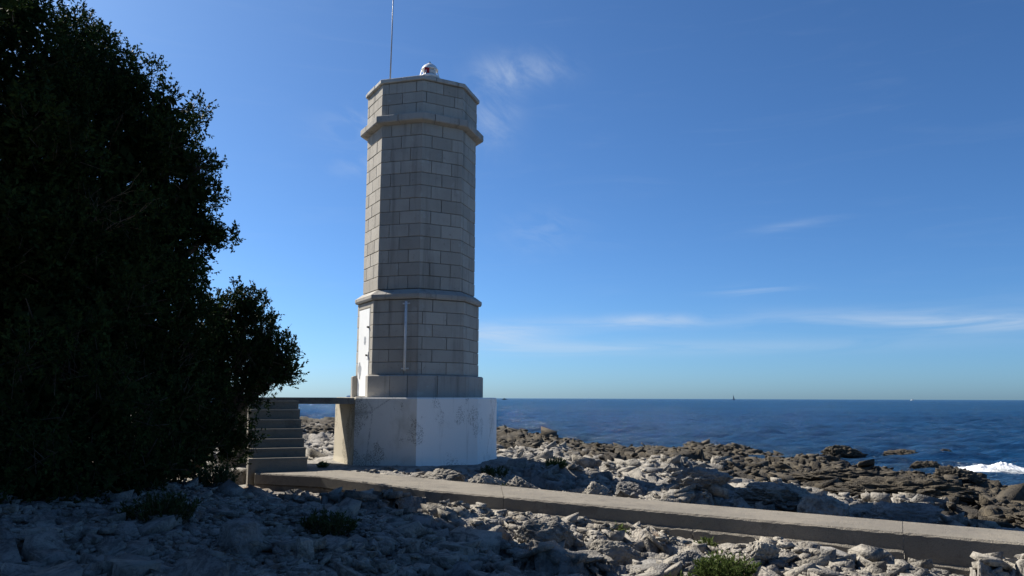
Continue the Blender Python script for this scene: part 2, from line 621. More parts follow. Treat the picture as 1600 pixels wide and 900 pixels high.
def ground(x, y):
    """height, tide-zone mask, soil mask"""
    x, y = np.asarray(x, float), np.asarray(y, float)
    sd, _, _ = seg_dist(x, y, SHORE)
    sd = np.where(inside(x, y, LAND), sd, -sd)
    sd = sd + 1.6 * fbm2(x * 0.16, y * 0.16, 3, 4) + 0.5 * fbm2(x * 0.8, y * 0.8, 5, 3)
    base = np.interp(sd, [-60, -6, -1.5, 0, 1.2, 3, 8, 16, 40], [-4, -2.2, -1.15, -0.90, -0.68, -0.52, -0.36, -0.20, 0.02])
    pd, side, par = seg_dist(x, y, CENTRE)
    pz = np.interp(par, range(len(PZ)), PZ)
    front = sstep(0.0, 0.5, -pd * side)          # seaward side is +1
    fbase = (-0.31 + 0.10 * sstep(2.2, 0.8, pd) * sstep(-2, 1, x) + 0.42 * sstep(0.8, 3.6, pd) * sstep(0.6, -3.4, x) + 0.075 * np.maximum(0, -x - 3.6)
             + 0.10 * sstep(2, 6, x) * sstep(10, 7, y) + 0.14 * np.exp(-((x - 3.6) / 0.9) ** 2))
    land_in = sstep(1.0, 6.0, sd)
    base = base * (1 - front * land_in) + fbase * front * land_in
    # zones
    gravel = front * sstep(-0.6, -2.6, x + 0.35 * (y - 9))
    dt = np.hypot(x - TWR[0], y - TWR[1])
    near_t = sstep(4.2, 2.0, dt)
    base = base * (1 - near_t) + 0.11 * near_t
    # stairs yard
    yard = sstep(2.4, 1.0, np.hypot(x + 4.6, y - 16.6))
    base = base * (1 - yard) + 0.08 * yard
    amp = (1 - 0.72 * gravel) * (1 - 0.85 * near_t) * (1 - 0.9 * yard) * sstep(-3.0, 1.0, sd) * (1 - 0.5 * sstep(3, 6, x) * sstep(24, 17, y) * (1 - front))
    wx = x + 0.35 * fbm2(x * 0.9, y * 0.9, 21, 3)
    wy = y + 0.35 * fbm2(x * 0.9, y * 0.9, 31, 3)
    h = np.zeros(x.shape)
    ca, sa = math.cos(0.5), math.sin(0.5)
    rx, ry = ca * wx + sa * wy, -sa * wx + ca * wy
    for cell, asp, hh, tl, cr, cw, sdv in ((2.6, 1.7, 0.17, 0.20, 0.05, 0.05, 41), (1.05, 1.5, 0.12, 0.30, 0.05, 0.05, 43),
                                          (0.42, 1.4, 0.07, 0.40, 0.06, 0.06, 47), (0.17, 1.2, 0.035, 0.45, 0.03, 0.08, 49)):
        f1, f2, cx, cy, r = worley2(rx / (cell * asp), ry / cell, sdv)
        h += hh * (r[0] - 0.5) + tl * cell * ((r[1] - 0.5) * cx * asp + (r[2] - 0.5) * cy) - cr * np.exp(-(f2 - f1) / cw)
    h += 0.16 * fbm2(x * 0.35, y * 0.35, 61, 3)
    # bedding planes dipping gently to the left
    stp = 0.105
    q = (h + 0.10 * x - 0.04 * y + 0.06 * fbm2(x * 0.8, y * 0.8, 71, 3)) / stp
    fr = q - np.floor(q)
    hs = stp * (np.floor(q) + fr ** 5) - 0.10 * x + 0.04 * y
    h = 0.3 * h + 0.7 * hs
    h += 0.022 * fbm2(x * 5.5, y * 5.5, 81, 4, 0.6) + 0.014 * fbm2(x * 22, y * 22, 91, 3, 0.6)
    z = base + amp * h
    z += gravel * (0.05 * fbm2(x * 1.3, y * 1.3, 95, 3) + 0.018 * fbm2(x * 14, y * 14, 97, 3))
    # the shelf: crag tops rise a little before the water
    z += 0.12 * np.exp(-((sd - 4.5) / 3.0) ** 2) * (0.4 + 0.9 * fbm2(x * 0.3, y * 0.3, 99, 3)) * sstep(20, 26, y + 0.6 * x)
    # keep clear of the path slab and its footing
    lim_in = pz - 0.30
    on = pd < 0.72
    z = np.where(on, np.minimum(z, lim_in), z)
    back = np.clip((pd - 0.72), 0, 9)
    z = np.where((~on) & (side > 0), np.minimum(z, pz - 0.10 + 0.9 * back), z)
    z = np.where((~on) & (side < 0), np.minimum(z, pz - 0.27 + 0.10 * np.exp(-((x - 3.6) / 0.9) ** 2) + 0.22 * sstep(2.2, -1.8, x) + (0.35 - 0.24 * sstep(0, -3, x)) * back), z)
    z = np.where(dt < 2.0, np.minimum(z, 0.16), z)
    sx, sy = x + 4.45, y - 16.3
    u_, v_ = sx * 0.92 + sy * 0.39, -sx * 0.39 + sy * 0.92
    z = np.where((np.abs(u_) < 0.75) & (v_ > -0.9) & (v_ < 2.6), np.minimum(z, 0.06), z)
    tw = np.interp(y, [10, 16, 24, 40, 70], [4.6, 6.6, 9.5, 16.0, 28.0])
    tide = sstep(1.25, 0.75, (sd + 2.0 * fbm2(x * 0.25, y * 0.25, 105, 4)) / tw + 0.8 * (z + 0.3))
    soil_shade = np.exp(-((pd - 1.05) / 0.28) ** 2) * (side < 0) * 0.55 + 0.25 * gravel * sstep(9, 15, y)
    soil_shade = np.maximum(soil_shade, 0.56 * gravel)  # gravel zone darkened in colour to deepen the tree shade, beyond its litter
    return z, tide, soil_shade


def ground_z(x, y):
    return float(ground(np.array([float(x)]), np.array([float(y)]))[0][0])


def fan(rows, cols, half):
    """rows: y values; sheet that widens with distance"""
    u = np.linspace(-1, 1, cols)
    Y = np.repeat(rows[:, None], cols, 1)
    X = u[None, :] * half(rows)[:, None]
    idx = np.arange(len(rows) * cols).reshape(len(rows), cols)
    F = np.stack([idx[:-1, :-1], idx[:-1, 1:], idx[1:, 1:], idx[1:, :-1]], -1).reshape(-1, 4)
    return X.ravel(), Y.ravel(), F


rows = np.concatenate([np.linspace(-6, 4.5, 60)[:-1], np.geomspace(4.5, 110, 560)])
X, Y, F = fan(rows, 720, lambda r: 4.0 + 0.80 * np.maximum(r, 0) + 3.0 * sstep(3, -4, r))
Zt, tide, soil_shade = ground(X, Y)
# push the crags sideways a little with height so that edges overhang and lose the look of a height map
P3 = np.stack([X * 2.2, Y * 2.2, Zt * 9.0], -1)
ov = 0.085 * sstep(3.0, 6.0, Y)
X2 = X + ov * noise3(P3, 301) + 0.4 * ov * noise3(P3 * 2.7, 303)
Y2 = Y + ov * noise3(P3 + 50, 305) + 0.4 * ov * noise3(P3 * 2.7 + 9, 307)
shore_ground = np_mesh('rocky_shore', np.stack([X2, Y2, Zt], -1), F, 'rock', attrs={'tide': tide, 'soil_shade': soil_shade})
tag(shore_ground, 'pale fractured limestone shore turning dark brown beside the sea', kind='structure')

# wide low ground under and around the shore sheet
bx = MB()
bx.add([(-400, -300, -0.95), (30, -300, -0.95), (26, -10, -0.95), (18, 4, -1.3), (4, 30, -1.6), (-10, 70, -2.2), (-400, 110, -1.2)], [tuple(range(7))])
tag(bx.build('ground', 'rock'), 'low ground of the island behind the shore', kind='structure')

# ------------------------------------------------------------------ sea
def sea_material():
    M = Mat('sea_water', 0.12, 0.2)
    M.bsdf.inputs['IOR'].default_value = 1.33
    big = M.noise(0.03, 4, 0.6, stretch=(1.0, 2.5, 1.0))
    c = M.mix(M.ramp(big, 0.35, 0.65), (0.006, 0.038, 0.105), (0.008, 0.050, 0.132))
    fo = M.attr('foam')
    fn = M.noise(3.4, 7, 0.75, 0.7, stretch=(0.6, 1.0, 1))
    foam = M.ramp(M.math('ADD', fo, M.math('MULTIPLY', M.math('SUBTRACT', fn, 0.5), 2.4)), 0.72, 0.98)
    c = M.mix(foam, c, (0.72, 0.75, 0.76))
    sh = M.attr('shallow')
    c = M.mix(M.math('MULTIPLY', sh, 0.35), c, (0.03, 0.05, 0.055))
    M.color(c)
    M.put(M.bsdf.inputs['Roughness'], M.ramp(foam, 0, 1, 0.16, 0.8))
    w1 = M.noise(1.3, 6, 0.68, 0.5, stretch=(0.6, 1.15, 1))
    w2 = M.noise(2.4, 5, 0.62, 0.6, stretch=(0.6, 1.2, 1))
    w3 = M.noise(0.12, 4, 0.6, 0.2, stretch=(0.5, 1.3, 1))
    hh = M.math('ADD', M.math('MULTIPLY', w1, 0.70), M.math('ADD', M.math('MULTIPLY', w2, 0.22), M.math('MULTIPLY', w3, 1.2)))
    M.bump(hh, 1.0, 1.0)
    nrm_ = M.bsdf.inputs['Normal'].links[0].from_socket
    fres = M.n.new('ShaderNodeFresnel')
    fres.inputs['IOR'].default_value = 1.33
    M.l.new(nrm_, fres.inputs['Normal'])
    gl = M.n.new('ShaderNodeBsdfGlossy')
    gl.inputs['Roughness'].default_value = 0.09
    M.l.new(nrm_, gl.inputs['Normal'])
    ms = M.n.new('ShaderNodeMixShader')
    M.l.new(M.math('MULTIPLY', M.math('MINIMUM', fres.outputs[0], 0.46), M.ramp(foam, 0, 1, 1.0, 0.0)), ms.inputs[0])
    M.bsdf.inputs['Specular IOR Level'].default_value = 0.0
    M.bsdf.inputs['IOR'].default_value = 1.0
    M.l.new(M.bsdf.outputs[0], ms.inputs[1])
    M.l.new(gl.outputs[0], ms.inputs[2])
    M.l.new(ms.outputs[0], M.n['Material Output'].inputs['Surface'])
    return M.m


MAT['sea'] = sea_material()
srows = np.concatenate([np.geomspace(10, 160, 420), np.geomspace(165, 40000, 60)])
sX, sY, sF = fan(srows, 520, lambda r: 14 + 1.0 * r)
wave = np.zeros(sX.shape)
wr = np.random.default_rng(5)
fade = sstep(260, 60, sY)
for k in range(40):
    lam = (0.7 + 1.4 * wr.random()) if k < 18 else (1.5 + 2.4 * wr.random())
    th = math.pi * 0.56 + wr.normal() * (0.6 if k < 18 else 0.75)
    kx, ky = math.cos(th) * 2 * math.pi / lam, math.sin(th) * 2 * math.pi / lam
    wave += 0.0085 * lam ** 0.85 * np.sin(kx * sX + ky * sY + wr.uniform(0, 6.28) + 1.5 * noise2(sX / (lam * 3), sY / (lam * 3), 200 + k))
wave = wave + 0.5 * np.clip(wave, 0, 1) ** 1.3
ssd, _, _ = seg_dist(sX, sY, SHORE)
ssd = np.where(inside(sX, sY, LAND), ssd, -ssd)
sz = SEA + wave * fade * sstep(4, -3, ssd)
# a small wave breaking over the outer rocks
BRK = (15.9, 27.1)
bdx, bdy = (sX - BRK[0]) / 1.5, (sY - BRK[1]) / 0.55
brk = np.exp(-(bdx ** 2) - bdy ** 2)
sz = sz + 0.07 * brk
foam = (1.0 * np.exp(-((sX - 16.1) / 2.3) ** 2 - ((sY - 26.8) / 1.1) ** 2) + 0.45 * np.exp(-((sX - 15.8) / 4.5) ** 2 - ((sY - 25.0) / 1.7) ** 2)
        + 0.52 * np.exp(-((ssd + 1.0) / 1.1) ** 2) * (0.5 + 0.7 * noise2(sX * 0.3, sY * 0.2, 77)))
sea = np_mesh('sea', np.stack([sX, sY, sz], -1), sF, 'sea', smooth=True,
              attrs={'foam': foam, 'shallow': sstep(-7, 0.5, ssd)})
tag(sea, 'deep blue rippled sea reaching the horizon', kind='structure')

# spray of the small breaking wave
gu, gv_ = np.meshgrid(np.linspace(-1.9, 1.9, 190), np.linspace(-0.7, 0.7, 70))
gu, gv_ = gu.ravel(), gv_.ravel()
crest = np.exp(-(gu / 0.95) ** 2) * (0.75 + 0.5 * noise2(gu * 1.7, gu * 0 + 2.0, 11))
lump = 0.55 + 0.9 * (1 - np.abs(fbm2(gu * 3.0, gv_ * 3.0, 13, 4, 0.6))) * (0.6 + 0.6 * fbm2(gu * 9, gv_ * 9, 15, 3))
fz = SEA - 0.07 + 0.27 * crest * np.exp(-((gv_ - 0.12 * np.sin(gu * 2)) / 0.30) ** 2) * lump + 0.13 * np.exp(-(gu / 1.4) ** 2 - (gv_ / 0.5) ** 2)
fz = fz + 0.05 * np.clip(fbm2(gu * 16, gv_ * 16, 17, 2), 0, 1) * crest
gi = np.arange(70 * 190).reshape(70, 190)
gf_ = np.stack([gi[:-1, :-1], gi[:-1, 1:], gi[1:, 1:], gi[1:, :-1]], -1).reshape(-1, 4)
fv = [np.stack([16.1 + gu * 1.1, 27.0 + gv_ + 0.06 * gu, fz], -1)]
ff = [gf_]
MAT['foam'] = plain('sea_foam', (0.80, 0.82, 0.83), 0.8, 0.08, 9)
tag(np_mesh('sea_foam', np.concatenate(fv), np.concatenate(ff), 'foam', smooth=True), 'white spray of a small wave breaking by the rocks', 'foam', kind='stuff')

# ------------------------------------------------------------------ path
def offset_pt(a, b, t):
    return (a[0] + (b[0] - a[0]) * t, a[1] + (b[1] - a[1]) * t)


path = empty('path')
tag(path, 'raised concrete path running along the shore to the lighthouse stairs', kind='structure')


def along(pts, t):
    i = min(int(t), len(pts) - 2)
    f = t - i
    return tuple(pts[i][k] + (pts[i + 1][k] - pts[i][k]) * f for k in range(len(pts[0])))


def strip(name, t0, t1, e0, e1, z_hi, z_lo, gap, mat, sub=22, wob=0.012):
    """slab between across-fractions e0..e1 (0 = near edge) with worn edges"""
    n = max(3, int((t1 - t0) * sub * 3))
    vs, fs = [], []
    prof = []
    for i in range(n + 1):
        t = t0 + (t1 - t0) * i / n
        if i == 0:
            t += gap
        if i == n:
            t -= gap
        a, b = along(NEAR, t), along(FAR, t)
        z = np.interp(t, range(len(PZ)), PZ)
        j = [wob * random.uniform(-1, 1) for _ in range(4)]
        w = math.hypot(b[0] - a[0], b[1] - a[1])
        ch = 0.018 / w
        for e, zz in ((e0, z + z_lo), (e0, z + z_hi - 0.016 - 1.2 * abs(j[0])), (e0 + ch + abs(j[1]), z + z_hi + 0.06 * j[2]),
                      (e1 - ch - abs(j[3]), z + z_hi + 0.06 * j[3]), (e1 + j[3], z + z_hi - 0.02), (e1, z + z_lo)):
            p = offset_pt(a, b, e)
            vs.append((p[0], p[1], zz))
    for i in range(n):
        for k in range(6):
            fs.append((i * 6 + k, (i + 1) * 6 + k, (i + 1) * 6 + (k + 1) % 6, i * 6 + (k + 1) % 6))
    fs += [tuple(range(6)), tuple(range(n * 6 + 5, n * 6 - 1, -1))]
    return mesh_obj(name, vs, fs, mat, path)


for t0, t1 in ((0.0, 0.96), (0.96, 2.35), (2.35, 3.7), (3.7, 5.0)):
    low = -0.30 if t0 >= 3.7 else -0.19
    strip('concrete_slab', t0, t1, 0.0, 1.0, 0.0, low, 0.0008, 'path')
for t0, t1 in ((0.01, 1.05), (1.05, 1.9), (1.9, 2.62), (2.62, 3.05), (3.05, 3.7), (3.7, 4.3), (4.3, 5.0)):
    strip('footing', t0, t1, (0.03 if t0 < 1.8 else -0.04) if t0 < 3.7 else -0.035, 0.9, -0.192 if t0 < 3.7 else -0.302, -0.62, 0.0012, 'path', wob=0.02)

# ------------------------------------------------------------------ lighthouse
tower = empty('lighthouse', (TWR[0], TWR[1], 0.0))
tag(tower, 'octagonal grey stone block lighthouse with small white lantern on a whitewashed plinth', 'lighthouse')
A0 = math.atan2(-TWR[1], -TWR[0])            # one arris of the octagon faces the landward path


def oct_pt(s, r):
    k = math.floor(s)
    f = s - k
    a, b = A0 + rad(-45 + 45 * k), A0 + rad(45 * k)
    return (r * ((1 - f) * math.cos(a) + f * math.cos(b)), r * ((1 - f) * math.sin(a) + f * math.sin(b)))


def block(name, s0, s1, prof, mat, r_face, gap=0.005, chamfer=0.008):
    """a stone that follows the octagon from s0 to s1; prof = [(radius, z), ...] from inner bottom to inner top"""
    L = 2 * r_face * math.sin(rad(22.5))
    g, c = gap / L, chamfer / L
    ss = [s0 + g, s0 + g + c] + [float(k) for k in range(math.ceil(s0 + 0.03), math.floor(s1 - 0.03) + 1)] + [s1 - g - c, s1 - g]
    n, m = len(ss), len(prof)
    vs, fs = [], []
    for i, s in enumerate(ss):
        edge = i in (0, n - 1)
        for j, (r, z) in enumerate(prof):
            rr = r - chamfer if (edge and 0 < j < m - 1) else r
            p = oct_pt(s, rr)
            vs.append((p[0], p[1], z))
    for i in range(n - 1):
        for j in range(m - 1):
            fs.append((i * m + j, (i + 1) * m + j, (i + 1) * m + j + 1, i * m + j + 1))
    fs += [tuple(range(m)), tuple(range(n * m - 1, (n - 1) * m - 1, -1))]
    return mesh_obj(name, vs, fs, mat, tower)


def wall_prof(r, z0, z1, c=0.008, g=0.0045):
    z0, z1 = z0 + g, z1 - g
    return [(r - 0.09, z0), (r - c, z0), (r, z0 + c), (r, z1 - c), (r - c, z1), (r - 0.09, z1)]


def course(name, joints, r, z0, z1, mat='block', jit=0.004, skip=None):
    for s0, s1 in zip(joints, joints[1:] + [joints[0] + 8]):
        for a, b in (skip(s0, s1) if skip else [(s0, s1)]):
            block(name, a, b, wall_prof(r + random.uniform(-jit, jit), z0, z1), mat, r)


ROW_A = [0.24, 0.72, 1.50, 2.10, 2.60, 3.24, 3.72, 4.50, 5.10, 5.60, 6.30, 6.78, 7.45]
ROW_B = [0.49, 1.24, 1.74, 2.45, 3.30, 3.75, 4.49, 5.24, 5.74, 6.45, 7.22, 7.70]
LOW_A = [0.36, 1.30, 2.18, 2.66, 3.40, 4.30, 5.15, 5.62, 6.36, 7.16]
LOW_B = [0.70, 0.98 + 0.1, 1.62, 2.40, 3.20, 3.72, 4.60, 5.35, 6.20, 6.78, 7.6]

Z_PL, Z_BASE, Z_MID0, Z_MID1 = 1.51, 2.0, 3.65, 3.90
Z_CO0, Z_CO1, Z_UP1, Z_TOP = 7.72, 7.93, 8.71, 8.81
# mortar core
core = MB()
for r, a, b in ((1.50, Z_PL - 0.02, Z_BASE - 0.01), (1.385, Z_BASE - 0.02, Z_MID0 + 0.05), (1.275, Z_MID0, Z_UP1 + 0.03)):
    if r == 1.50:
        continue
    core.prism([oct_pt(k, r) for k in range(8)], a, b)
core.build('mortar_core', 'mortar', tower)

hr = (Z_CO0 + 0.0 - Z_MID1) / 13
for i in range(13):
    course('stone_block', ROW_A if i % 2 == 0 else ROW_B, 1.31, Z_MID1 + hr * i, Z_MID1 + hr * (i + 1))
hr = (Z_UP1 - Z_CO1) / 3
UP_A = [0.16, 0.84, 1.50, 2.30, 3.2, 3.85, 4.5, 5.3, 6.2, 6.85, 7.5]
UP_B = [0.50, 1.02 + 0.06, 1.78, 2.36, 3.5, 4.1, 4.8, 5.4, 6.4, 7.1, 7.72]
for i in range(3):
    course('stone_block', UP_A if i % 2 == 0 else UP_B, 1.325, Z_CO1 + hr * i, Z_CO1 + hr * (i + 1))
DOOR0, DOOR1 = 7.12, 7.84


def around_door(s0, s1):
    out = []
    for sh in (0, 8):
        pass
    a, b = s0, s1
    if b <= DOOR0 or a >= DOOR1:
        if b > 8 and a >= DOOR1:
            return [(a, b)]
        return [(a, b)]
    if a < DOOR0 - 0.04:
        out.append((a, DOOR0))
    if b > DOOR1 + 0.04:
        out.append((DOOR1, b))
    return out


hr = (Z_MID0 - Z_BASE) / 6
for i in range(6):
    js = LOW_B if i % 2 == 0 else LOW_A
    z0, z1 = Z_BASE + hr * i, Z_BASE + hr * (i + 1)
    if i < 5:
        course('stone_block', js, 1.42, z0, z1, skip=around_door)
    else:
        course('stone_block', js, 1.42, z0, z1, skip=around_door)
block('lintel', DOOR0, DOOR1, wall_prof(1.42, 3.51, Z_MID0), 'block', 1.42)


def around_base(s0, s1):
    if s1 <= DOOR0 - 0.02 or s0 >= DOOR1 + 0.02:
        return [(s0, s1)]
    out = []
    if s0 < DOOR0 - 0.06:
        out.append((s0, DOOR0 - 0.02))
    if s1 > DOOR1 + 0.06:
        out.append((DOOR1 + 0.02, s1))
    return out


BASE_J = [0.45, 0.80, 1.40, 2.10, 2.9, 3.6, 4.4, 5.2, 6.0, 6.7, 7.5]
for s0, s1 in zip(BASE_J, BASE_J[1:] + [BASE_J[0] + 8]):
    for a, b in around_base(s0, s1):
        r = 1.53 + random.uniform(-0.006, 0.006)
        block('base_stone', a, b, [(1.30, Z_PL + 0.002), (r, Z_PL + 0.002), (r, Z_BASE - 0.03), (r - 0.03, Z_BASE - 0.006), (1.30, Z_BASE + 0.012)],
              'trim', r, 0.004, 0.01)
MID_J = [0.3, 1.35, 2.3, 3.2, 4.2, 5.1, 6.1, 7.1]
for s0, s1 in zip(MID_J, MID_J[1:] + [MID_J[0] + 8]):
    block('band_stone', s0, s1, [(1.25, Z_MID0 + 0.003), (1.47, Z_MID0 + 0.01), (1.49, Z_MID0 + 0.05), (1.49, Z_MID0 + 0.115), (1.32, Z_MID0 + 0.235), (1.25, Z_MID0 + 0.245)],
          'trim', 1.49, 0.003, 0.006)
COR_J = [0.47, 1.27, 1.80, 2.62, 3.5, 4.45, 5.35, 6.25, 7.35]
for s0, s1 in zip(COR_J, COR_J[1:] + [COR_J[0] + 8]):
    r = 1.49 + random.uniform(-0.006, 0.006)
    block('cornice_stone', s0, s1, [(1.26, Z_CO0 - 0.02), (1.34, Z_CO0 - 0.015), (r - 0.015, Z_CO0 + 0.015), (r, Z_CO0 + 0.04), (r, Z_CO0 + 0.165), (r - 0.012, Z_CO0 + 0.18), (1.34, Z_CO1 - 0.006), (1.26, Z_CO1 - 0.004)],
          'trim', 1.49, 0.006, 0.012)
COP_J = [0.50, 1.30, 2.05 - 0.22, 2.6, 3.5, 4.4, 5.3, 6.2, 7.1, 7.62]
for s0, s1 in zip(COP_J, COP_J[1:] + [COP_J[0] + 8]):
    r = 1.39 + random.uniform(-0.006, 0.006)
    block('coping_stone', s0, s1, [(1.15, Z_UP1 + 0.004), (r - 0.01, Z_UP1 + 0.004), (r, Z_UP1 + 0.02), (r, Z_TOP - 0.015), (r - 0.012, Z_TOP), (1.0, Z_TOP + 0.03)],
          'coping', 1.39, 0.004, 0.008)
top = MB()
top.prism([oct_pt(k, 1.02) for k in range(8)], Z_UP1 + 0.02, Z_TOP + 0.026)
top.build('roof_slab', 'coping', tower)

# plinth: whitewashed octagon, three of its sides grimy or bare
pl_v, pl_f = [], []
PLR = [(1.885, -0.35), (1.885, 0.02), (1.865, 0.20), (1.860, 0.8), (1.858, Z_PL - 0.03), (1.835, Z_PL), (0.0, Z_PL)]
NS = 6
for r, z in PLR[:-1]:
    for k in range(8 * NS):
        s = k / NS
        w = 0.0 if (k % NS == 0) else 0.006 * math.sin(k * 12.9 + z * 7)
        p = oct_pt(s, r + w)
        pl_v.append((p[0], p[1], z))
nn = 8 * NS
for i in range(len(PLR) - 2):
    for k in range(nn):
        pl_f.append((i * nn + k, i * nn + (k + 1) % nn, (i + 1) * nn + (k + 1) % nn, (i + 1) * nn + k))
pl_f.append(tuple(range((len(PLR) - 2) * nn, (len(PLR) - 1) * nn)))
plinth = mesh_obj('plinth', pl_v, pl_f, ['whitewash', 'grimy_whitewash', 'bare_plaster'], tower)
for pi, pol in enumerate(plinth.data.polygons):
    if pi < (len(PLR) - 2) * nn:
        face = (pi % nn) // NS
        pol.material_index = 1 if face == 0 else (2 if face == 7 else 0)
    else:
        pol.material_index = 1


# door on the lit face
def face_frame(s):
    """origin on the wall, along and outward axes for the face holding s"""
    k = math.floor(s)
    a, b = Vector(oct_pt(k + 0.0001, 1.42)), Vector(oct_pt(k + 0.9999, 1.42))
    t = (b - a).normalized()
    n = Vector((t.y, -t.x))
    if n.dot(a + b) < 0:
        n = -n
    return a, (b - a).length, t, n


fa, fl, ft, fn_ = face_frame(7.5)


def on_face(mb, s0, s1, d0, d1, z0, z1):
    q = [fa + ft * (fl * (s - 7)) + fn_ * d for s, d in ((s0, d0), (s1, d0), (s1, d1), (s0, d1))]
    mb.prism([(p.x, p.y) for p in q], z0, z1)


m = MB()
on_face(m, DOOR0 + 0.012, DOOR1 - 0.05, -0.06, 0.004, Z_PL + 0.025, 3.495)
door = m.build('door', 'door_paint', tower)
m = MB()
on_face(m, DOOR1 - 0.046, DOOR1 - 0.004, -0.07, -0.004, Z_PL + 0.01, 3.505)
m.build('door_jamb', 'trim', tower)
m = MB()
on_face(m, DOOR0 + 0.02, DOOR1 - 0.02, -0.06, 0.05, Z_PL + 0.001, Z_PL + 0.022)
m.build('door_sill', 'deck', tower)
m = MB()
on_face(m, DOOR1 - 0.16, DOOR1 - 0.065, 0.004, 0.012, 2.36, 2.52)
pk = m.build('lock_plate', 'door_paint', door)
m = MB()
on_face(m, DOOR1 - 0.10, DOOR1 - 0.065, 0.004, 0.045, 3.05, 3.09)
m.build('latch', 'dark_metal', door)
m = MB()
on_face(m, DOOR1 - 0.115, DOOR1 - 0.10, 0.012, 0.055, 2.42, 2.46)
m.build('handle', 'dark_metal', door)
for sc_, zc_, hw, hh, seed in ((7.545, 2.78, 0.075, 0.115, 1), (7.255, 2.14, 0.12, 0.17, 2)):
    pr = random.Random(seed)
    q0 = fa + ft * (fl * (sc_ - 7)) + fn_ * 0.0062
    vs = []
    for k in range(18):
        a = 2 * math.pi * k / 18
        rr = pr.uniform(0.72, 1.05)
        if seed == 2 and 4.2 < a < 5.0:
            rr *= 1.45
        p = q0 + ft * (hw * rr * math.cos(a))
        vs.append((p.x, p.y, zc_ + hh * rr * math.sin(a)))
    mesh_obj('worn_paint_patch', vs, [tuple(range(18))], 'door_patch', door)

# pipe with end brackets on the shaded face
ga, gl, gt, gn = face_frame(0.5)


def face_pt(s, d, z):
    p = ga + gt * (gl * s) + gn * d
    return (p.x, p.y, z)


m = MB()
m.tube([face_pt(0.735, 0.045, 2.09), face_pt(0.74, 0.045, 3.60)], 0.028, 8)
pipe = m.build('wall_pipe', 'pipe', tower, True)
for zz in (2.13, 3.55):
    m = MB()
    m.tube([face_pt(0.66, 0.03, zz), face_pt(0.815, 0.03, zz)], 0.016, 6)
    m.tube([face_pt(0.738, -0.02, zz), face_pt(0.738, 0.05, zz)], 0.02, 6)
    m.build('bracket', 'pipe', pipe)

# lantern on the roof
LP = Vector((0.26, -1.0, 0.0))
lant = MB()
lant.lathe([(0.265, 0.0), (0.262, 0.05), (0.245, 0.075), (0.20, 0.11), (0.185, 0.13)], n=24)
lant_o = lant.build('lantern', 'lantern', tower, True, loc=(LP.x, LP.y, Z_TOP + 0.028))
lant_o.scale = (0.95, 0.95, 0.86)
m = MB()
m.lathe([(0.158, 0.125), (0.158, 0.27)], n=20)
m.build('lens', 'lantern', lant_o, True)
m = MB()
m.lathe([(0.205, 0.262), (0.215, 0.275), (0.20, 0.30), (0.185, 0.33), (0.15, 0.385), (0.10, 0.425), (0.06, 0.44), (0.055, 0.46), (0.03, 0.475), (0.018, 0.52)], n=24)
m.build('dome', 'lantern', lant_o, True)
m = MB()
m.box((-0.045, -0.19, 0.19), (0.115, 0.03, 0.165))
m.build('red_window', 'red_glass', lant_o)
for k in range(6):
    a = 2 * math.pi * (k + 0.2) / 6
    m = MB()
    m.tube([(0.235 * math.cos(a), 0.235 * math.sin(a), 0.07), (0.19 * math.cos(a), 0.19 * math.sin(a), 0.268)], 0.012, 5)
    m.build('strut', 'lantern', lant_o)

# whip antenna
ant = empty('whip_antenna', (TWR[0] - 0.78, TWR[1] - 0.25, Z_TOP))
tag(ant, 'thin grey whip antenna standing on the lighthouse roof left of the lantern', 'antenna')
m = MB()
m.tube([(0, 0, -0.02), (0, 0, 0.35)], 0.028, 8)
m.build('mount', 'antenna', ant)
m = MB()
m.tube([(0, 0, 0.3), (0.015, 0, 1.4), (0.03, 0, 3.6)], [0.02, 0.016, 0.008], 6)
m.build('rod', 'antenna', ant, True)

# ------------------------------------------------------------------ stairs and bridge deck
stairs = empty('stairs', (-3.96, 15.6, 0.0))
tag(stairs, 'concrete stairway of seven steps climbing beside the dark tree to the bridge', 'stairs')
UPV = Vector((-0.39, 0.92)).normalized()
LFT = Vector((-UPV.y, UPV.x))            # to the left across the steps
SZ = [0.352, 0.522, 0.690, 0.874, 1.055, 1.255, 1.44]
for i, zt in enumerate(SZ):
    o = UPV * (0.25 * i)
    w = 1.09 - 0.012 * i
    a, b = o, o + LFT * w
    c, d = b + UPV * 0.30, a + UPV * 0.30
    ins = 0.012
    lo = -0.2 if i == 0 else SZ[i - 1] - 0.12
    m = MB()
    # slight nosing: the tread edge is a touch proud and worn
    m.prism([tuple(q) for q in (a, b, c, d)][::-1], lo, zt - 0.035)
    n0 = UPV * -0.018
    top_lo = [a + n0 + LFT * -0.008, b + n0 + LFT * 0.008, c, d + LFT * -0.008]
    top_hi = [a + n0 * 0.2, b + n0 * 0.2, c, d]
    m.prism([tuple(q) for q in top_lo][::-1], zt - 0.0352, zt, [tuple(q) for q in top_hi][::-1])
    m.build('step', 'stairs', stairs)
    if i:
        m = MB()
        a2, b2 = o + UPV * 0.06 - LFT * -0.03, o + UPV * 0.06 + LFT * (w - 0.03)
        m.prism([tuple(q) for q in (a2, b2, b2 + UPV * 0.2, a2 + UPV * 0.2)][::-1], -0.2, lo + 0.02)
        m.build('core', 'stairs', stairs)

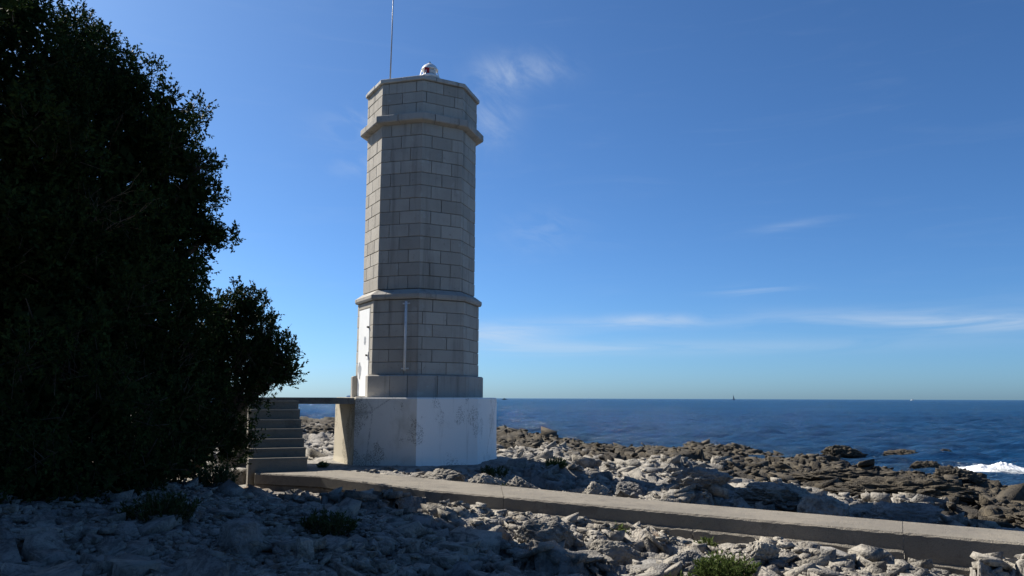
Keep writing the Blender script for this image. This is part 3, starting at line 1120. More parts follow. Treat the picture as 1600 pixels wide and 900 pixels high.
bridge = empty('bridge_deck', (-4.6, 17.6, 0))
tag(bridge, 'weathered concrete bridge slab joining the stair top to the lighthouse door', 'bridge')
DK = [(-3.36, 17.02), (-3.93, 18.04), (-4.84, 18.32), (-5.5, 18.75), (-6.5, 18.5), (-6.15, 17.0), (-5.62, 16.72), (-4.62, 17.10), (-4.2, 17.05)]
m = MB()
q = [(x + 4.6, y - 17.6) for x, y in DK]
cx = sum(p[0] for p in q) / len(q)
cy = sum(p[1] for p in q) / len(q)
m.prism(q[::-1] if False else q, 1.365, 1.488)
m.prism(q, 1.489, 1.503, [(cx + (a - cx) * 0.988, cy + (b - cy) * 0.988) for a, b in q])
m.build('slab', 'deck', bridge)
m = MB()
m.prism([(-1.02, -0.44), (-1.5, 0.4), (-1.9, 0.85), (-1.55, -0.5)][::-1], -0.2, 1.364)
m.build('pier', 'deck', bridge)

# ------------------------------------------------------------------ boulders
def ico(sub):
    t = (1 + 5 ** 0.5) / 2
    V = [(-1, t, 0), (1, t, 0), (-1, -t, 0), (1, -t, 0), (0, -1, t), (0, 1, t), (0, -1, -t), (0, 1, -t), (t, 0, -1), (t, 0, 1), (-t, 0, -1), (-t, 0, 1)]
    Fc = [(0, 11, 5), (0, 5, 1), (0, 1, 7), (0, 7, 10), (0, 10, 11), (1, 5, 9), (5, 11, 4), (11, 10, 2), (10, 7, 6), (7, 1, 8),
          (3, 9, 4), (3, 4, 2), (3, 2, 6), (3, 6, 8), (3, 8, 9), (4, 9, 5), (2, 4, 11), (6, 2, 10), (8, 6, 7), (9, 8, 1)]
    V = [Vector(v).normalized() for v in V]
    for _ in range(sub):
        mid, nf = {}, []

        def mp(a, b):
            k = (min(a, b), max(a, b))
            if k not in mid:
                mid[k] = len(V)
                V.append(((V[a] + V[b]) / 2).normalized())
            return mid[k]
        for a, b, c in Fc:
            x_, y_, z_ = mp(a, b), mp(b, c), mp(c, a)
            nf += [(a, x_, z_), (b, y_, x_), (c, z_, y_), (x_, y_, z_)]
        Fc = nf
    return np.array([tuple(v) for v in V]), np.array(Fc)


ICO = {k: ico(k) for k in (0, 1, 2, 3, 4, 5)}


def rock_shape(seed, size, sub=4, cuts=14, rough=0.09, fine=0.09):
    r = np.random.default_rng(seed)
    V, Fc = ICO[sub]
    V = V.copy()
    for _ in range(cuts):
        n = r.normal(size=3)
        n /= np.linalg.norm(n)
        d = r.uniform(0.5, 0.85)
        e = V @ n - d
        V = V - np.outer(np.where(e > 0, e * 0.93, 0), n)
    nrm = V / np.linalg.norm(V, axis=1, keepdims=True)
    V = V + nrm * (rough * fbm3(V * 1.7 + seed * 3.1, seed, 3))[:, None]
    rid = 1 - 2 * np.abs(fbm3(V * 3.1 + seed, seed + 5, 3, 0.55))
    V = V + nrm * (fine * (-1.6 * np.clip(rid - 0.55, 0, 1) + 1.3 * fbm3(V * 7 + seed, seed + 9, 3, 0.65)))[:, None]
    return V * np.array(size), Fc


def hull_shape(seed, size, extra=5):
    """angular block: convex hull of a jittered box"""
    r = np.random.default_rng(seed)
    pts = [(a * r.uniform(0.55, 1.0), b * r.uniform(0.55, 1.0), c * r.uniform(0.55, 1.0)) for a in (-1, 1) for b in (-1, 1) for c in (-1, 1)]
    pts += [tuple(r.uniform(-1, 1, 3) * np.array([1.0, 1.0, 0.95])) for _ in range(extra)]
    bm = bmesh.new()
    for p in pts:
        bm.verts.new((p[0] * size[0], p[1] * size[1], p[2] * size[2]))
    res = bmesh.ops.convex_hull(bm, input=bm.verts[:])
    bmesh.ops.delete(bm, geom=list({g for g in res['geom_interior'] + res['geom_unused'] if isinstance(g, bmesh.types.BMVert)}), context='VERTS')
    bmesh.ops.recalc_face_normals(bm, faces=bm.faces[:])
    bmesh.ops.triangulate(bm, faces=bm.faces[:])
    bm.verts.index_update()
    V = np.array([tuple(v.co) for v in bm.verts])
    Fc = np.array([[v.index for v in f.verts] for f in bm.faces])
    bm.free()
    return V, Fc


def boulder(name, x, y, size, rz, seed, label, mat='boulder', sink=0.3, group=None, z=None, sub=4, cat='boulder', **kw):
    V, Fc = rock_shape(seed, size, sub, **kw)
    c, s = math.cos(rz), math.sin(rz)
    V = V @ np.array([[c, s, 0], [-s, c, 0], [0, 0, 1]])
    o = np_mesh(name, V, Fc, mat)
    zz = ground_z(x, y) if z is None else z
    o.location = (x, y, zz + size[2] * (1 - 2 * sink) * 0.5)
    tag(o, label, cat, group)
    return o


B = boulder
# seaward edge of the path, from the lighthouse to the right
B('boulder', -1.35, 15.35, (0.62, 0.36, 0.26), -0.5, 11, 'long low pale boulder beside the path right below the lighthouse plinth', sink=0.25, sub=5)
B('boulder', -0.42, 14.85, (0.42, 0.34, 0.30), 0.2, 12, 'rugged pale boulder by the path beneath the right edge of the plinth', sink=0.25, sub=5)
B('boulder', 0.20, 14.25, (0.40, 0.30, 0.29), -0.4, 13, 'pale wedge shaped boulder with pointed top just right of the plinth', sink=0.2, sub=5)
B('boulder', 0.98, 13.55, (0.20, 0.18, 0.19), 0.5, 14, 'small rounded pale boulder at the seaward edge of the path', sink=0.2)
B('boulder', 1.45, 13.35, (0.38, 0.26, 0.25), -0.3, 15, 'knobbly cream boulder right of the small rounded boulder by the path', sink=0.2, sub=5)
B('boulder', 2.05, 13.55, (0.40, 0.28, 0.27), -0.6, 16, 'blocky grey boulder behind the path, split by a vertical crack', 'grey_boulder', sink=0.2, sub=5)
B('boulder', 4.55, 13.6, (0.85, 0.7, 0.30), -0.5, 17, 'broad mound of pale shattered limestone seaward of the path', 'boulder', sink=0.3, sub=5, rough=0.16, fine=0.16)
B('boulder', 4.85, 12.45, (0.42, 0.36, 0.34), -0.2, 18, 'big cream boulder with sunlit flat face standing behind the path', 'boulder', sink=0.22, sub=5)
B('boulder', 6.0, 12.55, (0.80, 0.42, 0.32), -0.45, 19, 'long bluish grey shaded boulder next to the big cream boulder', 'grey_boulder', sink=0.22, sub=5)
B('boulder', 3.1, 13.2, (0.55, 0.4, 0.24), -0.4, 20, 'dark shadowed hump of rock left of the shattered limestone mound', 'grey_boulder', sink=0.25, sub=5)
B('boulder', 8.6, 12.8, (0.7, 0.5, 0.35), -0.4, 21, 'rounded brown boulder at the right edge behind the path', 'tide_rock', sink=0.25, sub=5)
B('boulder', 7.4, 15.2, (1.3, 0.7, 0.30), -0.35, 22, 'large dark brown crag with layered flank behind the shaded boulder', 'tide_rock', sink=0.3, sub=5, rough=0.16, fine=0.18)
B('boulder', 8.2, 19.5, (1.6, 0.9, 0.34), -0.25, 23, 'broad brown crag standing above the tide pools', 'tide_rock', sink=0.3, sub=5, rough=0.16, fine=0.18)
# rocks in the water
B('sea_rock', 13.2, 32.5, (1.1, 0.7, 0.42), 0.1, 31, 'flat topped brown rock standing in the water off the point', 'tide_rock', z=SEA, sink=0.3, rough=0.2, fine=0.22, sub=5, cat='rock')
B('sea_rock', 16.3, 33.5, (0.8, 0.5, 0.25), 0.3, 32, 'low dark rock awash right of the flat topped brown rock', 'tide_rock', z=SEA, sink=0.35, rough=0.2, fine=0.22, sub=5, cat='rock')
B('sea_rock', 18.6, 34.5, (0.45, 0.35, 0.18), 0.0, 33, 'smallest dark rock poking from the open water', 'tide_rock', z=SEA, sink=0.35, rough=0.2, fine=0.22, sub=5, cat='rock')
B('sea_rock', 14.0, 27.0, (0.6, 0.4, 0.22), 0.2, 34, 'dark wet rock at the left end of the breaking wave', 'tide_rock', z=SEA, sink=0.3, rough=0.2, fine=0.22, sub=5, cat='rock')
B('sea_rock', 11.6, 21.2, (0.95, 0.7, 0.42), 0.1, 35, 'rounded tan rock at the water edge below the breaking wave', 'tide_rock', z=SEA + 0.1, sink=0.2, rough=0.2, fine=0.22, sub=5, cat='rock')
B('sea_rock', 13.0, 20.2, (0.8, 0.45, 0.22), -0.2, 36, 'flat tan rock in the shallows near the right edge', 'tide_rock', z=SEA, sink=0.3, rough=0.2, fine=0.22, sub=5, cat='rock')
B('sea_rock', 11.5, 18.0, (0.75, 0.5, 0.30), 0.3, 37, 'nearest tan rock in the shallows at the right edge', 'tide_rock', z=SEA, sink=0.25, rough=0.2, fine=0.22, sub=5, cat='rock')
# landward side, in the tree shade
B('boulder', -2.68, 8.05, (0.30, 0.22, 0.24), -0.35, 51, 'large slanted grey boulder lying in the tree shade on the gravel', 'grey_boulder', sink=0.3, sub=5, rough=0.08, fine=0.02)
B('boulder', -2.02, 7.95, (0.14, 0.12, 0.19), 0.4, 52, 'upright pointed boulder in shade right of the large slanted boulder', 'boulder', sink=0.3, sub=5, rough=0.1, fine=0.03)
B('boulder', -1.78, 8.5, (0.24, 0.17, 0.17), -0.2, 53, 'low humped boulder in shade beside the grass tuft', 'boulder', sink=0.35, sub=5)
B('boulder', -1.9, 12.35, (0.28, 0.24, 0.22), 0.7, 54, 'white sunlit boulder against the landward face of the path', 'boulder', sink=0.25, sub=5)
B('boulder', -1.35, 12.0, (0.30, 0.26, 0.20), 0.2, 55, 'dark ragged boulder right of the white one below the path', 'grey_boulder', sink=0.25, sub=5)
B('boulder', 0.45, 10.2, (0.50, 0.24, 0.24), -0.35, 56, 'long smooth pale boulder with upright face below the path', 'boulder', sink=0.3, sub=5, rough=0.1)
B('boulder', 1.22, 9.85, (0.44, 0.22, 0.25), -0.35, 57, 'smooth pale boulder stained dark at its foot below the path', 'boulder', sink=0.28, sub=5, rough=0.1)
B('boulder', 1.86, 9.85, (0.2, 0.18, 0.24), 0.3, 58, 'upright block of white rock right of the smooth boulders', 'boulder', sink=0.28, sub=5)
B('boulder', 1.98, 9.15, (0.22, 0.18, 0.18), 0.1, 59, 'grey peaked boulder behind the bright green shrub', 'grey_boulder', sink=0.25, sub=5)
B('boulder', 2.72, 8.95, (0.26, 0.2, 0.18), 0.5, 60, 'tan boulder right of the bright green shrub', 'boulder', sink=0.28, sub=5)

# loose rocks on the shaded gravel and among the sunlit slabs
lr = np.random.default_rng(17)
protos = []
for k in range(6):
    V, Fc = rock_shape(100 + k, (1.0, 0.78, 0.55), 2, cuts=16, rough=0.04, fine=0.03)
    me_o = np_mesh('loose_rock', V, Fc, 'boulder' if k % 2 else 'grey_boulder')
    protos.append(me_o.data)
    bpy.data.objects.remove(me_o)
cnt = 0
while cnt < 110:
    y = lr.uniform(6.0, 14.0)
    x = lr.uniform(-0.62 * y - 0.3, 5.0)
    pd_, side_, _ = seg_dist(np.array([x]), np.array([y]), CENTRE)
    if side_[0] > 0 or pd_[0] < 0.95:
        continue
    shade = x + 0.35 * (y - 9) < -0.8
    if not shade and lr.random() < 0.45:
        continue
    s = lr.uniform(0.05, 0.13) * (1.0 if lr.random() < 0.8 else 1.5)
    o = bpy.data.objects.new('loose_rock', protos[int(lr.integers(6))])
    COL.objects.link(o)
    o.location = (x, y, ground_z(x, y) + 0.12 * s)
    o.scale = (s, s, s * lr.uniform(0.7, 1.2))
    o.rotation_euler = (lr.uniform(-0.3, 0.3), lr.uniform(-0.3, 0.3), lr.uniform(0, 6.28))
    if shade:
        tag(o, 'small loose limestone rock lying on the shaded gravel', 'rock', 'loose rocks on the shaded gravel')
    else:
        tag(o, 'small loose limestone rock lying among the slabs landward of the path', 'rock', 'loose rocks among the slabs')
    cnt += 1

# fractured limestone: the largest pieces are single slabs, the rest is rubble nobody could count
SLABS = [rock_shape(400 + k, (1.0, 0.70, 0.40), 3, cuts=20, rough=0.04, fine=0.07) if k % 3 == 0 else hull_shape(400 + k, (1.0, 0.70, 0.34), 6) for k in range(12)]
CHIPS = [hull_shape(500 + k, (1.0, 0.66, 0.22 + 0.012 * k), 3 + k % 4) for k in range(24)]


def site(n, ylo, yhi, xlo, xhi, power, r):
    y = ylo + (yhi - ylo) * r.random(n) ** power
    x = (xlo(y) + (xhi(y) - xlo(y)) * r.random(n))
    pd, side, _ = seg_dist(x, y, CENTRE)
    z, td_, _ = ground(x, y)
    dt = np.hypot(x - TWR[0], y - TWR[1])
    ok = (pd > 0.86) & (dt > 2.3) & (z > SEA - 0.12) & ~((np.abs(x + 4.7) < 1.6) & (np.abs(y - 16.8) < 1.9))
    grav = (side < 0) & (x + 0.35 * (y - 9) < -1.2)
    ok &= ~(grav & (r.random(n) < 0.5))
    return x[ok], y[ok], z[ok], td_[ok], side[ok], pd[ok]


def pose(n, r):
    yaw = -0.55 + r.normal(0, 0.4, n) + np.pi * (r.random(n) < 0.5)
    tx, ty = r.normal(0.05, 0.26, n), r.normal(0.12, 0.24, n)
    return yaw, tx, ty


def rubble(name, label, x, y, z, s, r, mat):
    yaw, tx, ty = pose(len(x), r)
    pick = r.integers(0, len(CHIPS), len(x))
    Vs, Fs, b = [], [], 0
    for k, (V, Fc) in enumerate(CHIPS):
        i = np.where(pick == k)[0]
        if not len(i):
            continue
        cy_, sy_ = np.cos(yaw[i]), np.sin(yaw[i])
        S = V[None] * s[i][:, None, None] * np.stack([np.ones(len(i)), r.uniform(0.7, 1.2, len(i)), r.uniform(0.6, 1.3, len(i))], -1)[:, None, :]
        X_, Y_, Z_ = S[..., 0], S[..., 1], S[..., 2] + S[..., 0] * tx[i][:, None] + S[..., 1] * ty[i][:, None]
        W = np.stack([X_ * cy_[:, None] - Y_ * sy_[:, None] + x[i][:, None], X_ * sy_[:, None] + Y_ * cy_[:, None] + y[i][:, None],
                      Z_ + (z[i] - 0.02 * s[i])[:, None]], -1)
        Vs.append(W.reshape(-1, 3))
        Fs.append((Fc[None] + (np.arange(len(i)) * len(V))[:, None, None]).reshape(-1, 3) + b)
        b += len(i) * len(V)
    o = np_mesh(name, np.concatenate(Vs), np.concatenate(Fs), mat)
    tag(o, label, 'rubble', kind='stuff')


br_ = np.random.default_rng(23)
lx, ly, lz, lt, ls, lp = site(21000, 6.0, 14.5, lambda y: -0.72 * y, lambda y: 0.75 * y + 1, 1.2, br_)
m_ = ls < 0
lsz = np.clip(br_.lognormal(-2.95, 0.62, len(lx)), 0.02, 0.32)
lsz = np.minimum(lsz, 0.10 + 0.35 * (lp - 0.86))
rubble('landward_rubble', 'fractured pale limestone chips and blocks on the landward side of the path', lx[m_], ly[m_], lz[m_], lsz[m_], br_, 'boulder')
lx, ly, lz, lt, ls, lp = site(26000, 8.5, 55, lambda y: -0.55 * y + 1, lambda y: 0.72 * y + 1, 1.5, br_)
m_ = ls > 0
lsz = np.clip(br_.lognormal(-2.68, 0.55, len(lx)) * (0.8 + ly / 50), 0.03, 0.5)
lsz = np.minimum(lsz, 0.10 + 0.4 * (lp - 0.86))
m1, m2 = m_ & (lt < 0.5), m_ & (lt >= 0.5)
rubble('seaward_rubble', 'fractured pale limestone blocks between the path and the dark tide rocks', lx[m1], ly[m1], lz[m1], lsz[m1], br_, 'boulder')
rubble('tide_rubble', 'dark brown jagged rocks of the tide zone along the water', lx[m2], ly[m2], lz[m2], lsz[m2] * 0.9, br_, 'tide_rock')
slab_me = {}
for mt in ('boulder', 'grey_boulder', 'tide_rock'):
    slab_me[mt] = []
    for V, Fc in SLABS:
        o = np_mesh('limestone_rock', V, Fc, mt)
        slab_me[mt].append(o.data)
        bpy.data.objects.remove(o)
for n_, ylo, yhi, want, size, lab, grp in (
        (400, 7.2, 13.5, -1, (0.14, 0.30), 'angular limestone rock jutting from the bedrock landward of the path', 'rocks landward of the path'),
        (700, 10.5, 34, 1, (0.20, 0.42), 'angular limestone rock jutting from the bedrock between path and tide rocks', 'rocks seaward of the path')):
    lx, ly, lz, lt, ls, lp = site(n_, ylo, yhi, lambda y: -0.3 * y, lambda y: 0.66 * y, 1.3, br_)
    k = 0
    for x, y, z, t_, sd_, p_ in zip(lx, ly, lz, lt, ls, lp):
        sz_ = br_.uniform(*size)
        if sd_ != want or p_ < 0.86 + sz_ or k >= 110:
            continue
        dark = t_ >= 0.5
        if dark:
            sz_ *= 0.75
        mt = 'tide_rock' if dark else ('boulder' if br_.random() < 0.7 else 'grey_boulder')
        o = bpy.data.objects.new('limestone_rock', slab_me[mt][int(br_.integers(10))])
        COL.objects.link(o)
        o.location = (x, y, z - 0.10 * sz_)
        o.scale = (sz_, sz_ * br_.uniform(0.7, 1.1), sz_ * br_.uniform(0.7, 1.25))
        o.rotation_euler = (br_.normal(0.1, 0.2), br_.normal(0, 0.2), -0.55 + br_.normal(0, 0.4) + math.pi * (br_.random() < 0.5))
        if dark:
            tag(o, 'dark brown rock of the tide zone beside the water', 'rock', 'dark rocks of the tide zone')
        else:
            tag(o, lab, 'rock', grp)
        k += 1

# gravel: far too many to count
gv, gf, base_i = [], [], 0
V1, F1 = ICO[1]
V0, F0 = ICO[0]
gshapes = []
for k in range(10):
    V, Fc = hull_shape(200 + k, (1.0, 0.75, 0.45), 3)
    gshapes.append((V, Fc))
N = 26000
gy = 5.2 + 10.5 * lr.random(N) ** 1.5
gx = lr.uniform(-1, 1, N) * 0.0 + (-0.68 * gy - 0.8) + lr.random(N) * (0.68 * gy + 4.5)
gpd, gside, _ = seg_dist(gx, gy, CENTRE)
dens = sstep(1.2, -2.2, gx + 0.35 * (gy - 9))
keep = (gside < 0) & (gpd > 0.95) & (lr.random(N) < 0.10 + 0.9 * dens)
gx, gy = gx[keep], gy[keep]
gz, _, _ = ground(gx, gy)
for x, y, z in zip(gx, gy, gz):
    k = int(lr.integers(3, 10)) if y > 8.5 or lr.random() < 0.6 else int(lr.integers(0, 3))
    V, Fc = gshapes[k]
    s = min(0.075, lr.lognormal(-3.65, 0.45))
    a = lr.uniform(0, 6.28)
    c, sn = math.cos(a), math.sin(a)
    R = np.array([[c, sn, 0], [-sn, c, 0], [0, 0, 1]])
    tl = lr.uniform(-0.5, 0.5)
    R2 = np.array([[1, 0, 0], [0, math.cos(tl), math.sin(tl)], [0, -math.sin(tl), math.cos(tl)]])
    gv.append((V * s) @ R2 @ R + np.array([x, y, z + 0.2 * s]))
    gf.append(Fc + base_i)
    base_i += len(V)
gravel = np_mesh('gravel', np.concatenate(gv), np.concatenate(gf), 'boulder')
tag(gravel, 'loose limestone gravel and shards in the shade of the trees', 'gravel', kind='stuff')

# ------------------------------------------------------------------ trees
def leaf_cloud(lobes, twigs_per_m2, leaves, leaf_len, seed, hole=-0.25, twig_len=0.32, fuzz=0.26):
    r = np.random.default_rng(seed)
    allp, alld, alll = [], [], []
    # clumps standing out of each lobe make the outline ragged
    tufts = []
    for q in lobes:
        for _ in range(9):
            e = r.normal(size=3) + np.array([0, 0, 0.35])
            e /= np.linalg.norm(e)
            k = r.uniform(0.18, 0.32)
            m0 = r.uniform(0.92, 1.12)
            tufts.append((q[0] + e[0] * q[3] * m0, q[1] + e[1] * q[4] * m0, q[2] + e[2] * q[5] * m0, q[3] * k, q[4] * k, q[5] * k * 1.2))
    for (cx_, cy_, cz_, rx_, ry_, rz_) in list(lobes) + tufts:
        n = int(twigs_per_m2 * (2.1 if rx_ < 0.36 else 1.0) * 4.2 * ((rx_ * ry_ + ry_ * rz_ + rx_ * rz_) / 3))
        d = r.normal(size=(n, 3))
        d /= np.linalg.norm(d, axis=1, keepdims=True)
        rf = (1.0 if rx_ < 0.36 else 0.92) - 0.5 * r.random(n) ** 1.8
        c = np.array([cx_, cy_, cz_])
        rf = rf * (1 + fuzz * fbm3(d * 2.6 + c * 1.3, seed + 3, 3))
        p = c + d * rf[:, None] * np.array([rx_, ry_, rz_])
        allp.append(p)
        alld.append(d)
    p, d = np.concatenate(allp), np.concatenate(alld)
    k = (fbm3(p * 1.5, seed + 7, 3) > hole)
    p, d = p[k], d[k]
    n = len(p)
    td = d * 0.75 + np.array([0, 0, 0.65]) + r.normal(size=(n, 3)) * 0.45
    td /= np.linalg.norm(td, axis=1, keepdims=True)
    tl = twig_len * r.uniform(0.5, 1.25, n)
    tint = np.clip(r.normal(0.4, 0.25, n), 0, 1)
    # leaves spread along each twig
    u = r.random((n, leaves))
    base = p[:, None, :] + td[:, None, :] * (tl[:, None] * u)[..., None]
    ld = td[:, None, :] * 0.7 + r.normal(size=(n, leaves, 3)) * 0.62
    ld /= np.linalg.norm(ld, axis=2, keepdims=True)
    wv = np.cross(ld, r.normal(size=(n, leaves, 3)))
    wv /= np.linalg.norm(wv, axis=2, keepdims=True)
    ll = leaf_len * r.uniform(0.6, 1.3, (n, leaves))[..., None]
    ww = ll * 0.24
    A = base
    Bm = base + ld * ll * 0.5 + wv * ww
    C = base + ld * ll
    D = base + ld * ll * 0.5 - wv * ww
    V = np.stack([A, Bm, C, D], 2).reshape(-1, 3)
    Fq = np.arange(len(V)).reshape(-1, 4)
    T = np.repeat(np.clip(tint[:, None] + r.normal(0, 0.12, (n, leaves)), 0, 1).ravel(), 4)
    # older, larger sprays deep inside keep the crown opaque
    iv = []
    for (cx_, cy_, cz_, rx_, ry_, rz_) in lobes:
        if rx_ < 0.3:
            continue
        m_ = int(330 * (rx_ * ry_ + ry_ * rz_ + rx_ * rz_) / 3) + 30
        d_ = r.normal(size=(m_, 3))
        d_ /= np.linalg.norm(d_, axis=1, keepdims=True)
        c_ = np.array([cx_, cy_, cz_]) + d_ * (0.66 * r.random(m_)[:, None] ** 0.5) * np.array([rx_, ry_, rz_])
        a_ = r.normal(size=(m_, 3))
        a_ /= np.linalg.norm(a_, axis=1, keepdims=True)
        b_ = np.cross(a_, r.normal(size=(m_, 3)))
        b_ /= np.linalg.norm(b_, axis=1, keepdims=True)
        s_ = (leaf_len * r.uniform(1.5, 2.4, m_))[:, None]
        iv.append(np.stack([c_ - a_ * s_, c_ + b_ * s_ * 0.45, c_ + a_ * s_, c_ - b_ * s_ * 0.45], 1).reshape(-1, 3))
    iv = np.concatenate(iv)
    V = np.concatenate([V, iv])
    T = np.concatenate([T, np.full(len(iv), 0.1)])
    Fq = np.arange(len(V)).reshape(-1, 4)
    return V, Fq, T, p, td, tl


def limb(mb, a, b, r0, r1, rnd, segs=5, bend=0.12, n=7):
    a, b = Vector(a), Vector(b)
    L = (b - a).length
    pts, rs = [], []
    off = Vector((0, 0, 0))
    for i in range(segs + 1):
        t = i / segs
        if 0 < i < segs:
            off = off * 0.6 + Vector((rnd.uniform(-1, 1), rnd.uniform(-1, 1), rnd.uniform(-0.6, 1))) * bend * L / segs * 1.5
        pts.append(a.lerp(b, t) + off * math.sin(math.pi * t) ** 0.5)
        rs.append(r0 + (r1 - r0) * t)
    mb.tube(pts, rs, n)


def tree(name, label, cat, base, lobes, seed, dens=120, leaves=13, leaf_len=0.062, stems=3, r0=0.16, mat='leaf', group=None, hole=-0.25, twig_len=0.22, fork=0.35):
    root = empty(name, base)
    tag(root, label, cat, group)
    rnd = random.Random(seed)
    V, Fq, T, p, td, tl = leaf_cloud(lobes, dens, leaves, leaf_len, seed, hole, twig_len)
    bs = np.array(base)
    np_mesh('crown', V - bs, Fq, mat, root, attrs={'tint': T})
    tops = sorted(lobes, key=lambda q: -q[2])
    trunk = MB()
    hub = Vector((np.mean([q[0] for q in lobes]), np.mean([q[1] for q in lobes]), base[2] + (tops[0][2] - base[2]) * fork)) - Vector(base)
    limb(trunk, (0, 0, -0.2), hub, r0, r0 * 0.7, rnd, 6, 0.15, 9)
    trunk.build('trunk', 'bark', root, True)
    br = MB()
    for (cx_, cy_, cz_, rx_, ry_, rz_) in lobes:
        c = Vector((cx_, cy_, cz_)) - Vector(base)
        limb(br, hub, c, r0 * 0.5, 0.03, rnd, 5, 0.16)
        for _ in range(5):
            d = Vector((rnd.gauss(0, 1), rnd.gauss(0, 1), rnd.gauss(0.3, 0.8))).normalized()
            e = c + Vector((d.x * rx_, d.y * ry_, d.z * rz_)) * 0.95
            limb(br, c - d * 0.1, e, 0.024, 0.006, rnd, 4, 0.2, 5)
    br.build('branches', 'bark', root, True)
    tw = MB()
    sel = random.Random(seed + 1).sample(range(len(p)), min(len(p), 900))
    for i in sel:
        a = Vector(p[i] - bs - td[i] * 0.25)
        e = Vector(p[i] - bs + td[i] * tl[i] * 1.1)
        tw.tube([a, e], [0.006, 0.002], 3, False)
    tw.build('twigs', 'bark', root)
    return root


BIG = [
    (-6.61, 13.72, 2.00, 0.95, 0.95, 0.95),
    (-7.32, 13.35, 1.72, 0.98, 0.98, 0.98),
    (-6.16, 13.91, 1.50, 0.79, 0.79, 0.79),
    (-8.55, 12.69, 8.00, 0.83, 0.83, 0.83),
    (-7.66, 12.78, 7.13, 0.78, 0.78, 0.78),
    (-6.84, 13.16, 6.82, 0.67, 0.67, 0.67),
    (-6.14, 13.16, 6.36, 0.59, 0.59, 0.59),
    (-5.93, 13.16, 5.66, 0.59, 0.59, 0.59),
    (-5.47, 13.35, 5.48, 0.28, 0.28, 0.28),
    (-5.73, 13.35, 4.81, 0.59, 0.59, 0.59),
    (-5.25, 13.35, 4.30, 0.39, 0.39, 0.27),
    (-7.65, 12.22, 5.80, 1.19, 1.19, 1.19),
    (-6.71, 12.69, 5.30, 1.14, 1.14, 1.14),
    (-6.21, 13.16, 4.09, 0.96, 0.96, 0.96),
    (-5.81, 13.44, 3.70, 0.55, 0.55, 0.55),
    (-7.08, 12.22, 3.90, 1.39, 1.39, 1.39),
    (-6.48, 12.22, 2.68, 1.39, 1.39, 1.39),
    (-6.05, 13.35, 2.91, 0.92, 0.92, 0.92),
    (-5.67, 13.72, 2.17, 0.78, 0.78, 0.78),
    (-8.81, 12.22, 7.09, 1.09, 1.09, 1.09),
    (-7.04, 13.91, 6.03, 1.02, 1.02, 1.02),
    (-8.05, 13.91, 7.00, 1.02, 1.02, 1.02),
    (-6.46, 14.10, 4.87, 0.92, 0.92, 0.92),
]
BUSH = [
    (-5.55, 14.67, 2.61, 0.58, 0.58, 0.58),
    (-5.40, 14.57, 2.86, 0.45, 0.45, 0.45),
    (-4.94, 14.57, 3.14, 0.33, 0.33, 0.33),
    (-4.83, 14.57, 2.39, 0.59, 0.59, 0.59),
    (-4.39, 14.57, 2.21, 0.33, 0.33, 0.33),
    (-4.28, 14.67, 1.89, 0.32, 0.24, 0.16),
    (-4.61, 14.47, 1.86, 0.40, 0.40, 0.40),
    (-5.52, 14.67, 2.03, 0.73, 0.73, 0.73),
    (-5.35, 14.19, 1.17, 0.64, 0.64, 0.64),
    (-5.01, 14.28, 0.72, 0.40, 0.40, 0.40),
    (-5.50, 13.80, 0.75, 0.68, 0.68, 0.68),
]
LEFT = [
    (-8.40, 13.40, 2.58, 1.31, 1.31, 1.31),
    (-8.53, 13.60, 3.94, 1.22, 1.22, 1.22),
    (-8.14, 13.00, 1.29, 1.16, 1.16, 1.16),
    (-8.31, 11.50, 5.03, 1.59, 1.59, 1.59),
    (-7.93, 11.50, 3.08, 1.50, 1.50, 1.50),
    (-6.71, 11.20, 2.04, 1.18, 1.18, 1.18),
    (-9.45, 12.00, 6.77, 1.66, 1.66, 1.66),
    (-7.59, 12.00, 4.36, 1.27, 1.27, 1.27),
    (-6.80, 12.00, 3.16, 1.07, 1.07, 1.07),
    (-8.72, 11.00, 3.47, 1.61, 1.61, 1.61),
]
FRONT = [
    (-6.20, 10.20, 1.09, 1.00, 1.00, 1.00),
    (-5.73, 11.00, 1.24, 0.98, 0.98, 0.98),
    (-5.58, 12.20, 1.31, 0.94, 0.94, 0.94),
    (-5.44, 13.00, 0.79, 0.63, 0.63, 0.63),
    (-5.72, 9.40, 0.39, 0.57, 0.57, 0.57),
    (-5.42, 10.20, 0.50, 0.62, 0.62, 0.62),
    (-5.20, 11.20, 0.49, 0.55, 0.55, 0.55),
    (-6.26, 9.20, 0.48, 0.75, 0.75, 0.75),
    (-5.31, 12.60, 0.51, 0.46, 0.46, 0.46),
]
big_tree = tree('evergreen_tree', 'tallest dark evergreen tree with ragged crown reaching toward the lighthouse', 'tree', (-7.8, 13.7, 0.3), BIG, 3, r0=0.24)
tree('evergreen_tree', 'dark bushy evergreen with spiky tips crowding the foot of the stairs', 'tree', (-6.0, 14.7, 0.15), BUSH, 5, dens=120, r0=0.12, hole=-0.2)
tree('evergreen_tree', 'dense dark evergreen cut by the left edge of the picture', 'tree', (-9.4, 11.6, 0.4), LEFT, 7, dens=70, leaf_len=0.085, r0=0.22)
tree('evergreen_shrub', 'low dark evergreen thicket spilling onto the gravel below the trees', 'shrub', (-6.9, 10.9, 0.3), FRONT, 9, dens=95, r0=0.09, fork=0.2)

def copy_tree(o, loc, rz, label, group):
    c = o.copy()
    COL.objects.link(c)
    c.location, c.rotation_euler = loc, (0, 0, rz)
    c['label'], c['group'] = label, group
    for ch in o.children:
        k = ch.copy()
        COL.objects.link(k)
        k.parent = c
    return c


